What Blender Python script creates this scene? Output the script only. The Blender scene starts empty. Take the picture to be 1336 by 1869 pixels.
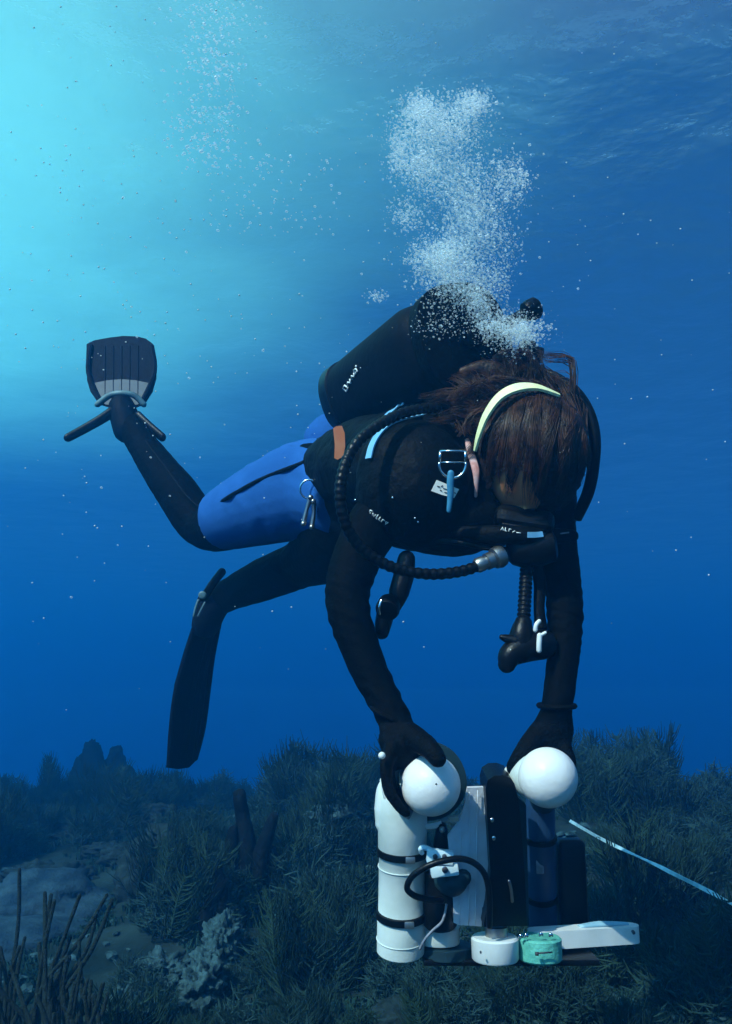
import bpy, bmesh, math, random
from mathutils import Vector, Matrix, Quaternion, noise
from mathutils.bvhtree import BVHTree
R = math.radians
S = bpy.context.scene
COL = S.collection
rng = random.Random(11)

# ------------------------------------------------------------------ camera, sky, sun, exposure
CZ = 0.80                                   # camera height over the seabed
TOPZ = CZ + 6.0                             # water surface
F = 934.5 / math.tan(R(30))                 # focal length in photo pixels
cam = bpy.data.cameras.new('camera')
cam_o = bpy.data.objects.new('camera', cam)
COL.objects.link(cam_o)
S.camera = cam_o
cam.sensor_fit = 'VERTICAL'
cam.angle = R(60)
cam.clip_start = 0.02
cam.clip_end = 1500
cam_o.location = (0, 0, CZ)
cam_o.rotation_euler = (R(90 + 12.4), 0, 0)
CM = Matrix.Translation((0, 0, CZ)) @ Matrix.Rotation(R(90 + 12.4), 4, 'X')

AZ, EL = R(-140), R(43)                     # sun behind the photographer's left shoulder
sun_dir = Vector((math.sin(AZ) * math.cos(EL), math.cos(AZ) * math.cos(EL), math.sin(EL)))
w = bpy.data.worlds.new('World')
S.world = w
w.use_nodes = True
sky = w.node_tree.nodes.new('ShaderNodeTexSky')
sky.sky_type = 'NISHITA'
sky.sun_disc = False
sky.sun_elevation = EL
sky.sun_rotation = AZ
w.node_tree.links.new(sky.outputs[0], w.node_tree.nodes['Background'].inputs[0])
w.node_tree.nodes['Background'].inputs[1].default_value = 0.05
sl = bpy.data.lights.new('sun', 'SUN')
sl.energy = 4.8
sl.angle = R(0.5)
sl.color = (1.0, 0.93, 0.83)
sun_o = bpy.data.objects.new('sun', sl)
COL.objects.link(sun_o)
sun_o.location = sun_dir * 60
sun_o.rotation_euler = (-sun_dir).to_track_quat('-Z', 'Y').to_euler()
S.view_settings.view_transform = 'Standard'
S.view_settings.look = 'None'
S.view_settings.exposure = 1.2
S.view_settings.gamma = 1.0
S.view_settings.use_curve_mapping = False
S.render.engine = 'CYCLES'
S.cycles.use_denoising = True
S.cycles.max_bounces = 6
S.cycles.volume_bounces = 2
S.cycles.transparent_max_bounces = 24

# ------------------------------------------------------------------ helpers
def P(px, py, d):
    """world point seen at photo pixel (px, py), d metres in front of the camera"""
    return CM @ Vector(((px - 668) / F * d, -(py - 934.5) / F * d, -d))

def PP(*pts):
    return [P(*p) for p in pts]

def tag(o, label=None, cat=None, group=None, kind=None):
    if label: o['label'] = label
    if cat: o['category'] = cat
    if group: o['group'] = group
    if kind: o['kind'] = kind
    return o

def empty(name, loc=(0, 0, 0)):
    o = bpy.data.objects.new(name, None)
    COL.objects.link(o)
    o.location = loc
    o.empty_display_size = 0.1
    return o

def mesh_obj(name, me, mats, parent=None, smooth=True):
    o = bpy.data.objects.new(name, me)
    COL.objects.link(o)
    if mats is not None:
        for m in (mats if isinstance(mats, (list, tuple)) else [mats]):
            me.materials.append(m)
    if smooth:
        me.polygons.foreach_set('use_smooth', [True] * len(me.polygons))
    if parent:
        o.parent = parent
        o.matrix_parent_inverse = Matrix.Translation(-Vector(parent.location))
    return o

def obj(name, bm, mats, parent=None, smooth=True, angle=None):
    bmesh.ops.recalc_face_normals(bm, faces=bm.faces)
    me = bpy.data.meshes.new(name)
    bm.to_mesh(me)
    bm.free()
    o = mesh_obj(name, me, mats, parent, smooth)
    if angle is not None and smooth:
        me.set_sharp_from_angle(angle=R(angle))
    return o

def new():
    return bmesh.new()

def frames(pts, up=None):
    n = len(pts)
    T = []
    for i in range(n):
        a = pts[max(0, i - 1)]
        b = pts[min(n - 1, i + 1)]
        t = (b - a)
        T.append(t.normalized() if t.length > 1e-9 else Vector((0, 0, 1)))
    u = up or (Vector((0, 0, 1)) if abs(T[0].z) < 0.9 else Vector((1, 0, 0)))
    out = []
    for t in T:
        u = (u - t * u.dot(t))
        if u.length < 1e-6:
            u = t.orthogonal()
        u.normalize()
        out.append((t, u.copy(), t.cross(u)))
    return out

def spline(pts, n):
    """Catmull-Rom through pts (Vectors), n samples per span"""
    out = []
    m = len(pts)
    for i in range(m - 1):
        p0, p1, p2, p3 = pts[max(0, i - 1)], pts[i], pts[i + 1], pts[min(m - 1, i + 2)]
        for k in range(n):
            t = k / n
            out.append(0.5 * ((2 * p1) + (p2 - p0) * t + (2 * p0 - 5 * p1 + 4 * p2 - p3) * t * t + (3 * p1 - p0 - 3 * p2 + p3) * t ** 3))
    out.append(pts[-1].copy())
    return out

def lerps(vals, n):
    out = []
    for i in range(len(vals) - 1):
        for k in range(n):
            t = k / n
            out.append(vals[i] * (1 - t) + vals[i + 1] * t)
    out.append(vals[-1])
    return out

def tube(bm, pts, r, seg=10, flat=1.0, up=None, caps=True, roundcap=False):
    """sweep; r float or list; flat scales the side axis"""
    pts = [Vector(p) for p in pts]
    rs = list(r) if isinstance(r, (list, tuple)) else [r] * len(pts)
    if roundcap:
        t0 = (pts[0] - pts[1]).normalized()
        t1 = (pts[-1] - pts[-2]).normalized()
        pre, prr, post, por = [], [], [], []
        for a in (75, 50, 25):
            pre.append(pts[0] + t0 * rs[0] * math.sin(R(a))); prr.append(rs[0] * math.cos(R(a)))
        for a in (25, 50, 75):
            post.append(pts[-1] + t1 * rs[-1] * math.sin(R(a))); por.append(rs[-1] * math.cos(R(a)))
        pts = pre + pts + post
        rs = prr + rs + por
    rings = []
    for (t, u, v), p, rr in zip(frames(pts, up), pts, rs):
        rings.append([bm.verts.new(p + (u * math.cos(2 * math.pi * k / seg) + v * (flat * math.sin(2 * math.pi * k / seg))) * rr) for k in range(seg)])
    for a, b in zip(rings, rings[1:]):
        for k in range(seg):
            bm.faces.new((a[k], a[(k + 1) % seg], b[(k + 1) % seg], b[k]))
    if caps:
        bm.faces.new(rings[0][::-1])
        bm.faces.new(rings[-1])

def stube(bm, pts, r, n=6, seg=10, **k):
    p = spline([Vector(q) for q in pts], n)
    rs = lerps(list(r), n) if isinstance(r, (list, tuple)) else [r] * len(p)
    tube(bm, p, rs, seg, **k)

def lathe(bm, base, axis, prof, seg=32, up=None):
    """prof: list of (distance along axis, radius)"""
    axis = Vector(axis).normalized()
    base = Vector(base)
    u = (up or axis.orthogonal())
    u = (u - axis * u.dot(axis)).normalized()
    v = axis.cross(u)
    prev = None
    first = None
    for z, r in prof:
        ring = [bm.verts.new(base + axis * z + (u * math.cos(2 * math.pi * k / seg) + v * math.sin(2 * math.pi * k / seg)) * max(r, 1e-5)) for k in range(seg)]
        if prev:
            for k in range(seg):
                bm.faces.new((prev[k], prev[(k + 1) % seg], ring[(k + 1) % seg], ring[k]))
        else:
            first = ring
        prev = ring
    bm.faces.new(first[::-1])
    bm.faces.new(prev)

def ellipsoid(bm, c, rad, rot=None, sub=3):
    m = Matrix.Translation(c) @ (rot.to_4x4() if rot else Matrix()) @ Matrix.Diagonal((*rad, 1))
    return bmesh.ops.create_icosphere(bm, subdivisions=sub, radius=1, matrix=m)['verts']

def frame_rot(x, y, z):
    return Matrix((x, y, z)).transposed()

def box(bm, c, size, rot=None, bevel=0.0, seg=2):
    m = Matrix.Translation(c) @ (rot.to_4x4() if rot else Matrix()) @ Matrix.Diagonal((*size, 1))
    g = bmesh.ops.create_cube(bm, size=1, matrix=m)
    if bevel:
        es = list({e for v in g['verts'] for e in v.link_edges})
        bmesh.ops.bevel(bm, geom=es, offset=bevel, segments=seg, affect='EDGES', profile=0.6)

def slab(bm, outline, thick, back):
    """solid from a closed 3D outline, extruded along back by thick"""
    f = [bm.verts.new(p) for p in outline]
    b = [bm.verts.new(p + back * thick) for p in outline]
    n = len(f)
    bm.faces.new(f)
    bm.faces.new(b[::-1])
    for i in range(n):
        bm.faces.new((f[i], b[i], b[(i + 1) % n], f[(i + 1) % n]))

def torus(bm, c, x, y, R0, r, n=28, seg=8, a0=0.0, a1=360.0):
    c = Vector(c)
    full = abs(a1 - a0) >= 359
    k = n if full else n + 1
    pts = [c + x * (R0 * math.cos(R(a0 + (a1 - a0) * i / n))) + y * (R0 * math.sin(R(a0 + (a1 - a0) * i / n))) for i in range(k)]
    if not full:
        tube(bm, pts, r, seg)
        return
    z = x.cross(y)
    rings = []
    for p in pts:
        o = (p - c).normalized()
        rings.append([bm.verts.new(p + (o * math.cos(2 * math.pi * j / seg) + z * math.sin(2 * math.pi * j / seg)) * r) for j in range(seg)])
    for i in range(n):
        a, b = rings[i], rings[(i + 1) % n]
        for j in range(seg):
            bm.faces.new((a[j], a[(j + 1) % seg], b[(j + 1) % seg], b[j]))

def remeshed(bm, voxel, smooth=4, name='body'):
    """one continuous skin round everything in bm"""
    bmesh.ops.recalc_face_normals(bm, faces=bm.faces)
    me = bpy.data.meshes.new(name)
    bm.to_mesh(me)
    bm.free()
    o = bpy.data.objects.new('tmp', me)
    COL.objects.link(o)
    m = o.modifiers.new('r', 'REMESH')
    m.mode = 'VOXEL'
    m.voxel_size = voxel
    if smooth:
        s = o.modifiers.new('s', 'SMOOTH')
        s.iterations = smooth
        s.factor = 0.5
    dg = bpy.context.evaluated_depsgraph_get()
    out = bpy.data.meshes.new_from_object(o.evaluated_get(dg))
    out.name = name
    bpy.data.objects.remove(o)
    bpy.data.meshes.remove(me)
    return out

def displace(me, fn):
    """move every vertex along its normal by fn(position)"""
    n_ = len(me.vertices)
    co = [0.0] * (n_ * 3)
    no_ = [0.0] * (n_ * 3)
    me.vertices.foreach_get('co', co)
    me.vertex_normals.foreach_get('vector', no_)
    for i in range(n_):
        k = fn(Vector(co[3 * i:3 * i + 3]))
        for j in range(3):
            co[3 * i + j] += no_[3 * i + j] * k
    me.vertices.foreach_set('co', co)
    me.update()

def bvh_of(o):
    me = o.data
    return BVHTree.FromPolygons([v.co for v in me.vertices], [p.vertices for p in me.polygons])

def on(bvh, px, py, lift=0.002, d0=1.7):
    """point on a built surface under photo pixel, and the surface normal there"""
    o = Vector((0, 0, CZ))
    d = (P(px, py, 1.0) - o).normalized()
    h = bvh.ray_cast(o, d)
    if h[0] is None:
        return P(px, py, d0), -d
    n = h[1] if h[1].dot(d) < 0 else -h[1]
    return h[0] + n * lift, n

CR = (CM.to_3x3() @ Vector((1, 0, 0)))      # camera axes in the world, used to lay things out
CU = (CM.to_3x3() @ Vector((0, 1, 0)))
CB = (CM.to_3x3() @ Vector((0, 0, 1)))      # towards the camera

# ------------------------------------------------------------------ materials
def mat(name, col, rough=0.6, col2=None, scale=30.0, bump=0.0, bscale=None, spec=0.5, metal=0.0, detail=4.0, lo=0.35, hi=0.65):
    m = bpy.data.materials.new(name)
    m.use_nodes = True
    nt = m.node_tree
    b = nt.nodes['Principled BSDF']
    b.inputs['Base Color'].default_value = (*col, 1)
    b.inputs['Roughness'].default_value = rough
    b.inputs['Specular IOR Level'].default_value = spec
    b.inputs['Metallic'].default_value = metal
    tc = nt.nodes.new('ShaderNodeTexCoord')
    if col2:
        no = nt.nodes.new('ShaderNodeTexNoise')
        no.inputs['Scale'].default_value = scale
        no.inputs['Detail'].default_value = detail
        rp = nt.nodes.new('ShaderNodeValToRGB')
        rp.color_ramp.elements[0].position = lo
        rp.color_ramp.elements[1].position = hi
        rp.color_ramp.elements[0].color = (*col, 1)
        rp.color_ramp.elements[1].color = (*col2, 1)
        nt.links.new(tc.outputs['Object'], no.inputs['Vector'])
        nt.links.new(no.outputs[0], rp.inputs[0])
        nt.links.new(rp.outputs[0], b.inputs['Base Color'])
    if bump:
        n2 = nt.nodes.new('ShaderNodeTexNoise')
        n2.inputs['Scale'].default_value = bscale or scale * 3
        n2.inputs['Detail'].default_value = 5
        bp = nt.nodes.new('ShaderNodeBump')
        bp.inputs['Strength'].default_value = bump
        bp.inputs['Distance'].default_value = 0.01
        nt.links.new(tc.outputs['Object'], n2.inputs['Vector'])
        nt.links.new(n2.outputs[0], bp.inputs['Height'])
        nt.links.new(bp.outputs[0], b.inputs['Normal'])
    return m

M = {}
M['neoprene'] = mat('neoprene', (0.0006, 0.0011, 0.0016), 0.7, (0.0013, 0.0020, 0.0026), 40, 0.35, 70, spec=0.03)
M['glove'] = mat('glove_rubber', (0.0008, 0.0012, 0.0016), 0.65, (0.0018, 0.0023, 0.0028), 60, 0.4, 220, spec=0.05)
M['nylon'] = mat('black_nylon', (0.0008, 0.0014, 0.0019), 0.6, (0.0020, 0.0030, 0.0036), 25, 0.35, 90, spec=0.06)
M['tank'] = mat('tank_paint', (0.0016, 0.0024, 0.004), 0.6, (0.0034, 0.0044, 0.006), 30, 0.15, 60, spec=0.06)
M['rubber'] = mat('black_rubber', (0.0016, 0.0018, 0.002), 0.36, (0.003, 0.0032, 0.0034), 80, 0.1, 200, spec=0.18)
M['fin'] = mat('fin_rubber', (0.002, 0.004, 0.009), 0.6, (0.004, 0.007, 0.014), 20, 0.2, 60, spec=0.05)
M['finmid'] = mat('fin_base', (0.012, 0.034, 0.055), 0.55, (0.022, 0.050, 0.075), 40)
M['finpale'] = mat('fin_edge', (0.10, 0.20, 0.22), 0.5, (0.05, 0.10, 0.12), 30)
M['blue'] = mat('blue_neoprene', (0.012, 0.078, 0.26), 0.85, (0.018, 0.100, 0.33), 5, 0.12, 60, spec=0.1)
M['trim'] = mat('pale_blue_trim', (0.13, 0.36, 0.60), 0.6, (0.20, 0.45, 0.62), 20, spec=0.3)
M['orange'] = mat('orange_plastic', (1.0, 0.24, 0.08), 0.5, (1.0, 0.34, 0.15), 25)
M['pink'] = mat('pink_webbing', (0.42, 0.15, 0.13), 0.7, (0.62, 0.40, 0.40), 60)
M['yellow'] = mat('yellow_strap', (0.82, 0.78, 0.40), 0.5, (0.70, 0.72, 0.40), 35, 0.2, 90)
M['skin'] = mat('skin', (0.80, 0.24, 0.09), 0.55, (0.86, 0.32, 0.14), 25, 0.1, 200, spec=0.3)
M['hair'] = mat('brown_hair', (0.008, 0.0035, 0.002), 0.45, (0.075, 0.030, 0.015), 45, spec=0.22)
M['scalp'] = mat('scalp_hair', (0.005, 0.0025, 0.0015), 0.6, (0.014, 0.007, 0.004), 40, 0.6, 120, spec=0.2)
M['chrome'] = mat('chrome', (0.75, 0.75, 0.75), 0.18, metal=1.0)
M['steel'] = mat('dull_steel', (0.40, 0.38, 0.34), 0.38, (0.30, 0.30, 0.30), 50, metal=1.0)
M['white'] = mat('white_plastic', (0.72, 0.71, 0.68), 0.45, (0.58, 0.59, 0.56), 13, 0.05, 40, spec=0.4)
M['dome'] = mat('frosted_dome', (0.76, 0.73, 0.70), 0.42, (0.68, 0.64, 0.62), 16, 0.12, 70, spec=0.3)
M['pvc'] = mat('white_pvc', (0.60, 0.62, 0.58), 0.45, (0.42, 0.46, 0.42), 11, 0.1, 50, spec=0.35, detail=8, lo=0.45, hi=0.75)
M['grey'] = mat('grey_board', (0.50, 0.50, 0.54), 0.6, (0.60, 0.60, 0.64), 28, 0.2, 80)
M['greyd'] = mat('grey_reflector', (0.13, 0.14, 0.17), 0.5, (0.22, 0.23, 0.27), 60, 0.4, 120)
M['teal'] = mat('dark_teal_housing', (0.006, 0.022, 0.030), 0.55, (0.010, 0.035, 0.045), 20, spec=0.3)
M['blueshade'] = mat('blue_shaded_tube', (0.006, 0.028, 0.075), 0.5, (0.010, 0.040, 0.10), 20)  # right tube: dark blue stands for the shade and blue light on it
M['green'] = mat('green_reel', (0.13, 0.46, 0.36), 0.4, (0.08, 0.34, 0.27), 60, 0.3, 90)
M['block'] = mat('pale_block', (0.45, 0.62, 0.70), 0.5, (0.62, 0.70, 0.72), 40)
M['tag'] = mat('tag_plastic', (0.78, 0.74, 0.66), 0.5, (0.70, 0.66, 0.60), 40)
M['ink'] = mat('dark_ink', (0.03, 0.03, 0.04), 0.7)
M['print'] = mat('white_print', (0.75, 0.78, 0.76), 0.6)
M['bluestrap'] = mat('blue_strap', (0.02, 0.14, 0.26), 0.5, (0.04, 0.22, 0.36), 60)
M['tape'] = mat('pale_blue_tape', (0.40, 0.58, 0.64), 0.6, (0.22, 0.40, 0.48), 30)

# ------------------------------------------------------------------ water body, water surface
bm = new()
bmesh.ops.create_cube(bm, size=1, matrix=Matrix.Translation((0, 34, (TOPZ - 9.2) / 2)) @ Matrix.Diagonal((190, 100, TOPZ + 9.2, 1)))
wm = bpy.data.materials.new('sea_water')
wm.use_nodes = True
nt = wm.node_tree
nt.nodes.remove(nt.nodes['Principled BSDF'])
v = nt.nodes.new('ShaderNodeVolumePrincipled')
nt.links.new(v.outputs[0], nt.nodes['Material Output'].inputs['Volume'])
SS = (0.0010, 0.0180, 0.043)                  # scattering per metre, r g b
SA = (0.080, 0.037, 0.008)                  # absorption per metre
DEN = 0.4
v.inputs['Color'].default_value = (*[s / DEN for s in SS], 1)
v.inputs['Absorption Color'].default_value = (*[(1 - SA[i] / DEN / (1 - SS[i] / DEN)) ** 2 for i in range(3)], 1)
v.inputs['Density'].default_value = DEN
v.inputs['Anisotropy'].default_value = 0.6
hz = obj('haze', bm, wm, smooth=False)
tag(hz, kind='stuff', label='deep blue sea water filling the whole scene')

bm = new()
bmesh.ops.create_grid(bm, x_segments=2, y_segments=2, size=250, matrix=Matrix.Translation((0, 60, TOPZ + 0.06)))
m = bpy.data.materials.new('rippled_water_surface')
m.use_nodes = True
n = m.node_tree
n.nodes.remove(n.nodes['Principled BSDF'])
ge = n.nodes.new('ShaderNodeNewGeometry')
no = n.nodes.new('ShaderNodeTexNoise')
no.inputs['Scale'].default_value = 0.75
no.inputs['Detail'].default_value = 5
no.inputs['Distortion'].default_value = 0.2
n.links.new(ge.outputs['Position'], no.inputs['Vector'])
bu = n.nodes.new('ShaderNodeBump')
bu.inputs['Strength'].default_value = 1
bu.inputs['Distance'].default_value = 0.13
n.links.new(no.outputs[0], bu.inputs['Height'])
gl = n.nodes.new('ShaderNodeBsdfGlass')
gl.inputs['Roughness'].default_value = 0.34
gl.inputs['Color'].default_value = (0.55, 0.9, 1.0, 1)
gl.inputs['IOR'].default_value = 1.33
n.links.new(bu.outputs[0], gl.inputs['Normal'])
tp = n.nodes.new('ShaderNodeBsdfTransparent')
mx = n.nodes.new('ShaderNodeMixShader')
# total internal reflection: open inside Snell's window, a mirror of the water beyond it
lw = n.nodes.new('ShaderNodeLayerWeight')
lw.inputs['Blend'].default_value = 0.5
wr = n.nodes.new('ShaderNodeMapRange')
wr.inputs['From Min'].default_value = 0.325
wr.inputs['From Max'].default_value = 0.39
wr.inputs['To Min'].default_value = 0.10
wr.inputs['To Max'].default_value = 0.92
n.links.new(lw.outputs['Facing'], wr.inputs['Value'])
n.links.new(wr.outputs[0], mx.inputs[0])
n.links.new(tp.outputs[0], mx.inputs[1])
n.links.new(gl.outputs[0], mx.inputs[2])
# translucent foam added for the upper-left glow, thick at one end, torn at the rim
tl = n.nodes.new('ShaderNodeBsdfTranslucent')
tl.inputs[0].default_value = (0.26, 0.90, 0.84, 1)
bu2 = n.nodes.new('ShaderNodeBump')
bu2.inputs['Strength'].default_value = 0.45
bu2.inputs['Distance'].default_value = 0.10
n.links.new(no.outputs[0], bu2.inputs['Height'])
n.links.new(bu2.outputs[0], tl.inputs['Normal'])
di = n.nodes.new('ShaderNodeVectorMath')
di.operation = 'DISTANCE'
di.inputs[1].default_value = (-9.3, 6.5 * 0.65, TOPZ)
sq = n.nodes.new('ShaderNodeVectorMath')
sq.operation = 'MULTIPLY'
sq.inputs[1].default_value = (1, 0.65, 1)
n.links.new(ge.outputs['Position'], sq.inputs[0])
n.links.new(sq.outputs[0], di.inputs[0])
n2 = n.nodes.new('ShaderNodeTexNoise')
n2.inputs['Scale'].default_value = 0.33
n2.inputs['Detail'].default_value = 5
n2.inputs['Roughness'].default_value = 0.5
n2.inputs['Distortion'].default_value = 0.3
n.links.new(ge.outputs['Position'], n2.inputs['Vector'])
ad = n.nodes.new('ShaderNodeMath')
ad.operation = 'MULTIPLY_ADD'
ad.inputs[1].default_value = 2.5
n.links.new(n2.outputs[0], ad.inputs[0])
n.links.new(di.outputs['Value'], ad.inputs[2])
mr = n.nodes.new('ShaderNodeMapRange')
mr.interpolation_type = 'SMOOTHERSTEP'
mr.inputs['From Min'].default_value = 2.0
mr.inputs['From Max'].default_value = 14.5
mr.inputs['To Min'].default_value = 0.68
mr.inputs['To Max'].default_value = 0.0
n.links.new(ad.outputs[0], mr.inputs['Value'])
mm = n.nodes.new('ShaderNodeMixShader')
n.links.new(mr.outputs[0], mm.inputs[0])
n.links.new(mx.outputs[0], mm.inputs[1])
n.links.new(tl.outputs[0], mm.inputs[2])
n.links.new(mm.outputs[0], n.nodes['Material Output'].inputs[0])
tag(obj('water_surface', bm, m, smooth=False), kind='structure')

# ------------------------------------------------------------------ seabed
def fbm(x, y, s, o=4):
    return noise.fractal(Vector((x * s, y * s, 3.7)), 1.0, 2.0, o)

def ground(x, y):
    z = 0.10 * fbm(x, y, 0.6) + 0.05 * fbm(x + 9, y, 2.1)
    z += 0.12 * math.exp(-((x + 0.25) ** 2 + (y - 5.2) ** 2) / 2.2)        # mound left of the rig
    z += 0.22 * math.exp(-((x - 1.8) ** 2 + (y - 5.4) ** 2) / 3.0)         # mound right
    z -= 0.16 * math.exp(-((x + 2.2) ** 2 / 1.2 + (y - 3.4) ** 2 / 5.0))   # sand gully left
    z += 0.01 * max(0, y - 9) * fbm(x, y, 0.12, 2)
    e = max(0.0, y - 8.2 - 0.8 * fbm(x, 3.0, 0.25, 2))
    z -= 0.115 * e * e / (e + 1.2)                                         # the reef drops off into deep water
    return z

bm = new()
xs, ys = [], []
x = 0.0
st = 0.045
while x < 75:
    xs.append(x)
    if x > 2.2: st *= 1.13
    x += st
xs = [-q for q in xs[:0:-1]] + xs
y = 0.6
st = 0.04
ys = [-9, -5, -2.5, -1, 0, 0.4]
while y < 76:
    ys.append(y)
    if y > 4.5: st *= 1.06
    y += st
grid = []
for yy in ys:
    grid.append([bm.verts.new((xx, yy, ground(xx, yy) + (0.018 * noise.noise(Vector((xx * 9, yy * 9, 1))) if yy < 8 else 0))) for xx in xs])
for i in range(len(ys) - 1):
    for j in range(len(xs) - 1):
        bm.faces.new((grid[i][j], grid[i][j + 1], grid[i + 1][j + 1], grid[i + 1][j]))
gm = mat('reef_floor', (0.006, 0.014, 0.013), 0.95, (0.020, 0.036, 0.034), 2.5, 0.9, 25, spec=0.1, detail=8, lo=0.4, hi=0.62)
nt = gm.node_tree
b = nt.nodes['Principled BSDF']
ge = nt.nodes.new('ShaderNodeNewGeometry')
nz = nt.nodes.new('ShaderNodeTexNoise')
nz.inputs['Scale'].default_value = 0.9
nz.inputs['Detail'].default_value = 6
nt.links.new(ge.outputs['Position'], nz.inputs['Vector'])
rp = nt.nodes.new('ShaderNodeValToRGB')
rp.color_ramp.elements[0].position = 0.56
rp.color_ramp.elements[1].position = 0.66
nt.links.new(nz.outputs[0], rp.inputs[0])
mc = nt.nodes.new('ShaderNodeMix')
mc.data_type = 'RGBA'
mc.inputs['B'].default_value = (0.035, 0.06, 0.07, 1)
old = b.inputs['Base Color'].links[0].from_socket
nt.links.new(old, mc.inputs['A'])
nt.links.new(rp.outputs[0], mc.inputs['Factor'])
nt.links.new(mc.outputs['Result'], b.inputs['Base Color'])
tag(obj('seabed', bm, gm), kind='structure')

# ------------------------------------------------------------------ diver
diver = empty('person', P(700, 890, 1.95))
tag(diver, 'scuba diver in black wetsuit and blue shorts leaning over the white camera rig', 'person')

H = P(974, 832, 1.66)
hc = Vector((-0.05, -0.87, 0.49)).normalized()                 # crown of the head
hf = Vector((-0.24, -0.38, -0.90))
hf = (hf - hc * hf.dot(hc)).normalized()                      # face
hs = hc.cross(hf).normalized()
HR = frame_rot(hs, hf, hc)
HRAD = (0.094, 0.108, 0.118)

def head_pt(side, face, crown, k=1.0):
    return H + hs * (side * HRAD[0] * k) + hf * (face * HRAD[1] * k) + hc * (crown * HRAD[2] * k)

b = new()
N = P(930, 850, 1.78)
SR, SL = P(742, 885, 1.68), P(1003, 895, 1.80)
stube(b, [N, P(835, 880, 1.87), P(690, 890, 2.06), P(590, 890, 2.22), P(555, 895, 2.28)], [0.085, 0.125, 0.115, 0.125, 0.09], 6, 18)
stube(b, [H + hc * -0.03, P(950, 845, 1.74), N], [0.06, 0.055, 0.07], 4, 14)
stube(b, [SR, P(850, 880, 1.78), SL], [0.06, 0.08, 0.055], 5, 14, roundcap=True)
# arms
stube(b, [SR, P(672, 975, 1.66), P(634, 1085, 1.60), P(660, 1190, 1.56), P(690, 1255, 1.535), P(723, 1318, 1.50)],
      [0.058, 0.050, 0.041, 0.0345, 0.031, 0.027], 6, 16, roundcap=True)
stube(b, [SL, P(1018, 990, 1.73), P(1031, 1115, 1.65), P(1026, 1215, 1.60), P(1015, 1300, 1.56)],
      [0.050, 0.037, 0.034, 0.029, 0.027], 6, 16, roundcap=True)
# legs
stube(b, [P(555, 900, 2.24), P(470, 925, 2.36), P(378, 962, 2.52), P(320, 895, 2.60), P(262, 815, 2.72), P(230, 762, 2.80)],
      [0.115, 0.095, 0.066, 0.062, 0.047, 0.040], 6, 16, roundcap=True)
stube(b, [P(640, 960, 2.14), P(590, 1005, 2.30), P(548, 1030, 2.44), P(480, 1058, 2.55), P(425, 1082, 2.64), P(392, 1098, 2.70)],
      [0.105, 0.088, 0.066, 0.062, 0.050, 0.048], 6, 16, roundcap=True)
# head with brow, nose and jaw
ellipsoid(b, H, HRAD, HR, 4)
ellipsoid(b, head_pt(0, 0.40, -0.62), (0.058, 0.065, 0.06), HR, 3)
ellipsoid(b, head_pt(0, 1.12, -0.45), (0.014, 0.018, 0.026), HR, 2)
# right hand gripping the strobe
stube(b, [P(723, 1316, 1.50), P(728, 1342, 1.485), P(735, 1366, 1.475)], [0.028, 0.036, 0.036], 4, 14, flat=0.75, up=CR, roundcap=True)
stube(b, [P(745, 1340, 1.475), P(770, 1356, 1.435), P(788, 1370, 1.402), P(799, 1385, 1.388)], [0.023, 0.019, 0.0165, 0.0145], 4, 10, roundcap=True)
for k, dd in enumerate((0.0, 0.021, 0.042, 0.062)):
    e = (0, 2, 6, 12)[k]
    stube(b, [P(716 + e, 1362, 1.455 + dd), P(705 + e, 1396, 1.435 + dd), P(708 + e, 1436, 1.425 + dd), P(722 + e, 1464, 1.42 + dd), P(741 + e - 4 * k, 1484 - 5 * k, 1.42 + dd)],
          [0.014, 0.0115, 0.0105, 0.0095, 0.0085], 4, 9, roundcap=True)
# left hand behind the other dome
stube(b, [P(1015, 1298, 1.56), P(1010, 1330, 1.56), P(1002, 1360, 1.56)], [0.028, 0.037, 0.038], 4, 14, flat=0.75, up=CR, roundcap=True)
stube(b, [P(985, 1338, 1.555), P(963, 1362, 1.54), P(948, 1384, 1.53), P(938, 1402, 1.535)], [0.021, 0.018, 0.016, 0.014], 4, 10, roundcap=True)
for k, (x0, x1, x2) in enumerate(((1034, 1041, 1036), (1022, 1030, 1026), (1006, 1014, 1012), (990, 996, 996))):
    stube(b, [P(x0 - 8, 1352, 1.55), P(x0, 1372, 1.535 + 0.012 * k), P(x1, 1394, 1.53 + 0.014 * k), P(x2, 1424, 1.545 + 0.012 * k), P(x2 - 8, 1448, 1.57 + 0.01 * k)],
          [0.0145, 0.0125, 0.0115, 0.0105, 0.009], 4, 9, roundcap=True)
me = remeshed(b, 0.005, 3, 'wetsuit_body')
JOINTS = PP((640, 1110, 1.59), (1031, 1130, 1.64), (378, 962, 2.52), (548, 1030, 2.44), (712, 1290, 1.51))

def crease(q):                                 # neoprene creases, strongest at the bends
    k = 0.0011 * noise.noise(Vector((q.x * 22, q.y * 22, q.z * 60)))
    for jt in JOINTS:
        dj = (q - jt).length
        if dj < 0.11:
            k += 0.0016 * (1 - dj / 0.11) * math.sin((q.z + q.x * 0.45) * 260 + 3 * noise.noise(q * 25))
    return k

displace(me, crease)
body = mesh_obj('body', me, [M['neoprene'], M['skin'], M['glove']], diver)
hz1 = P(700, 1318, 1.5).z
cen = [0.0] * (len(me.polygons) * 3)
me.polygons.foreach_get('center', cen)
mi = []
for i in range(len(me.polygons)):
    c = Vector(cen[3 * i:3 * i + 3])
    q = c - H
    a = q.dot(hs) / HRAD[0]; f_ = q.dot(hf) / HRAD[1]; cr = q.dot(hc) / HRAD[2]
    if a * a + f_ * f_ + cr * cr < 1.4 and cr > -0.55 and a < 0.75:
        mi.append(1)
    elif c.z < hz1:
        mi.append(2)
    else:
        mi.append(0)
me.polygons.foreach_set('material_index', mi)

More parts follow.
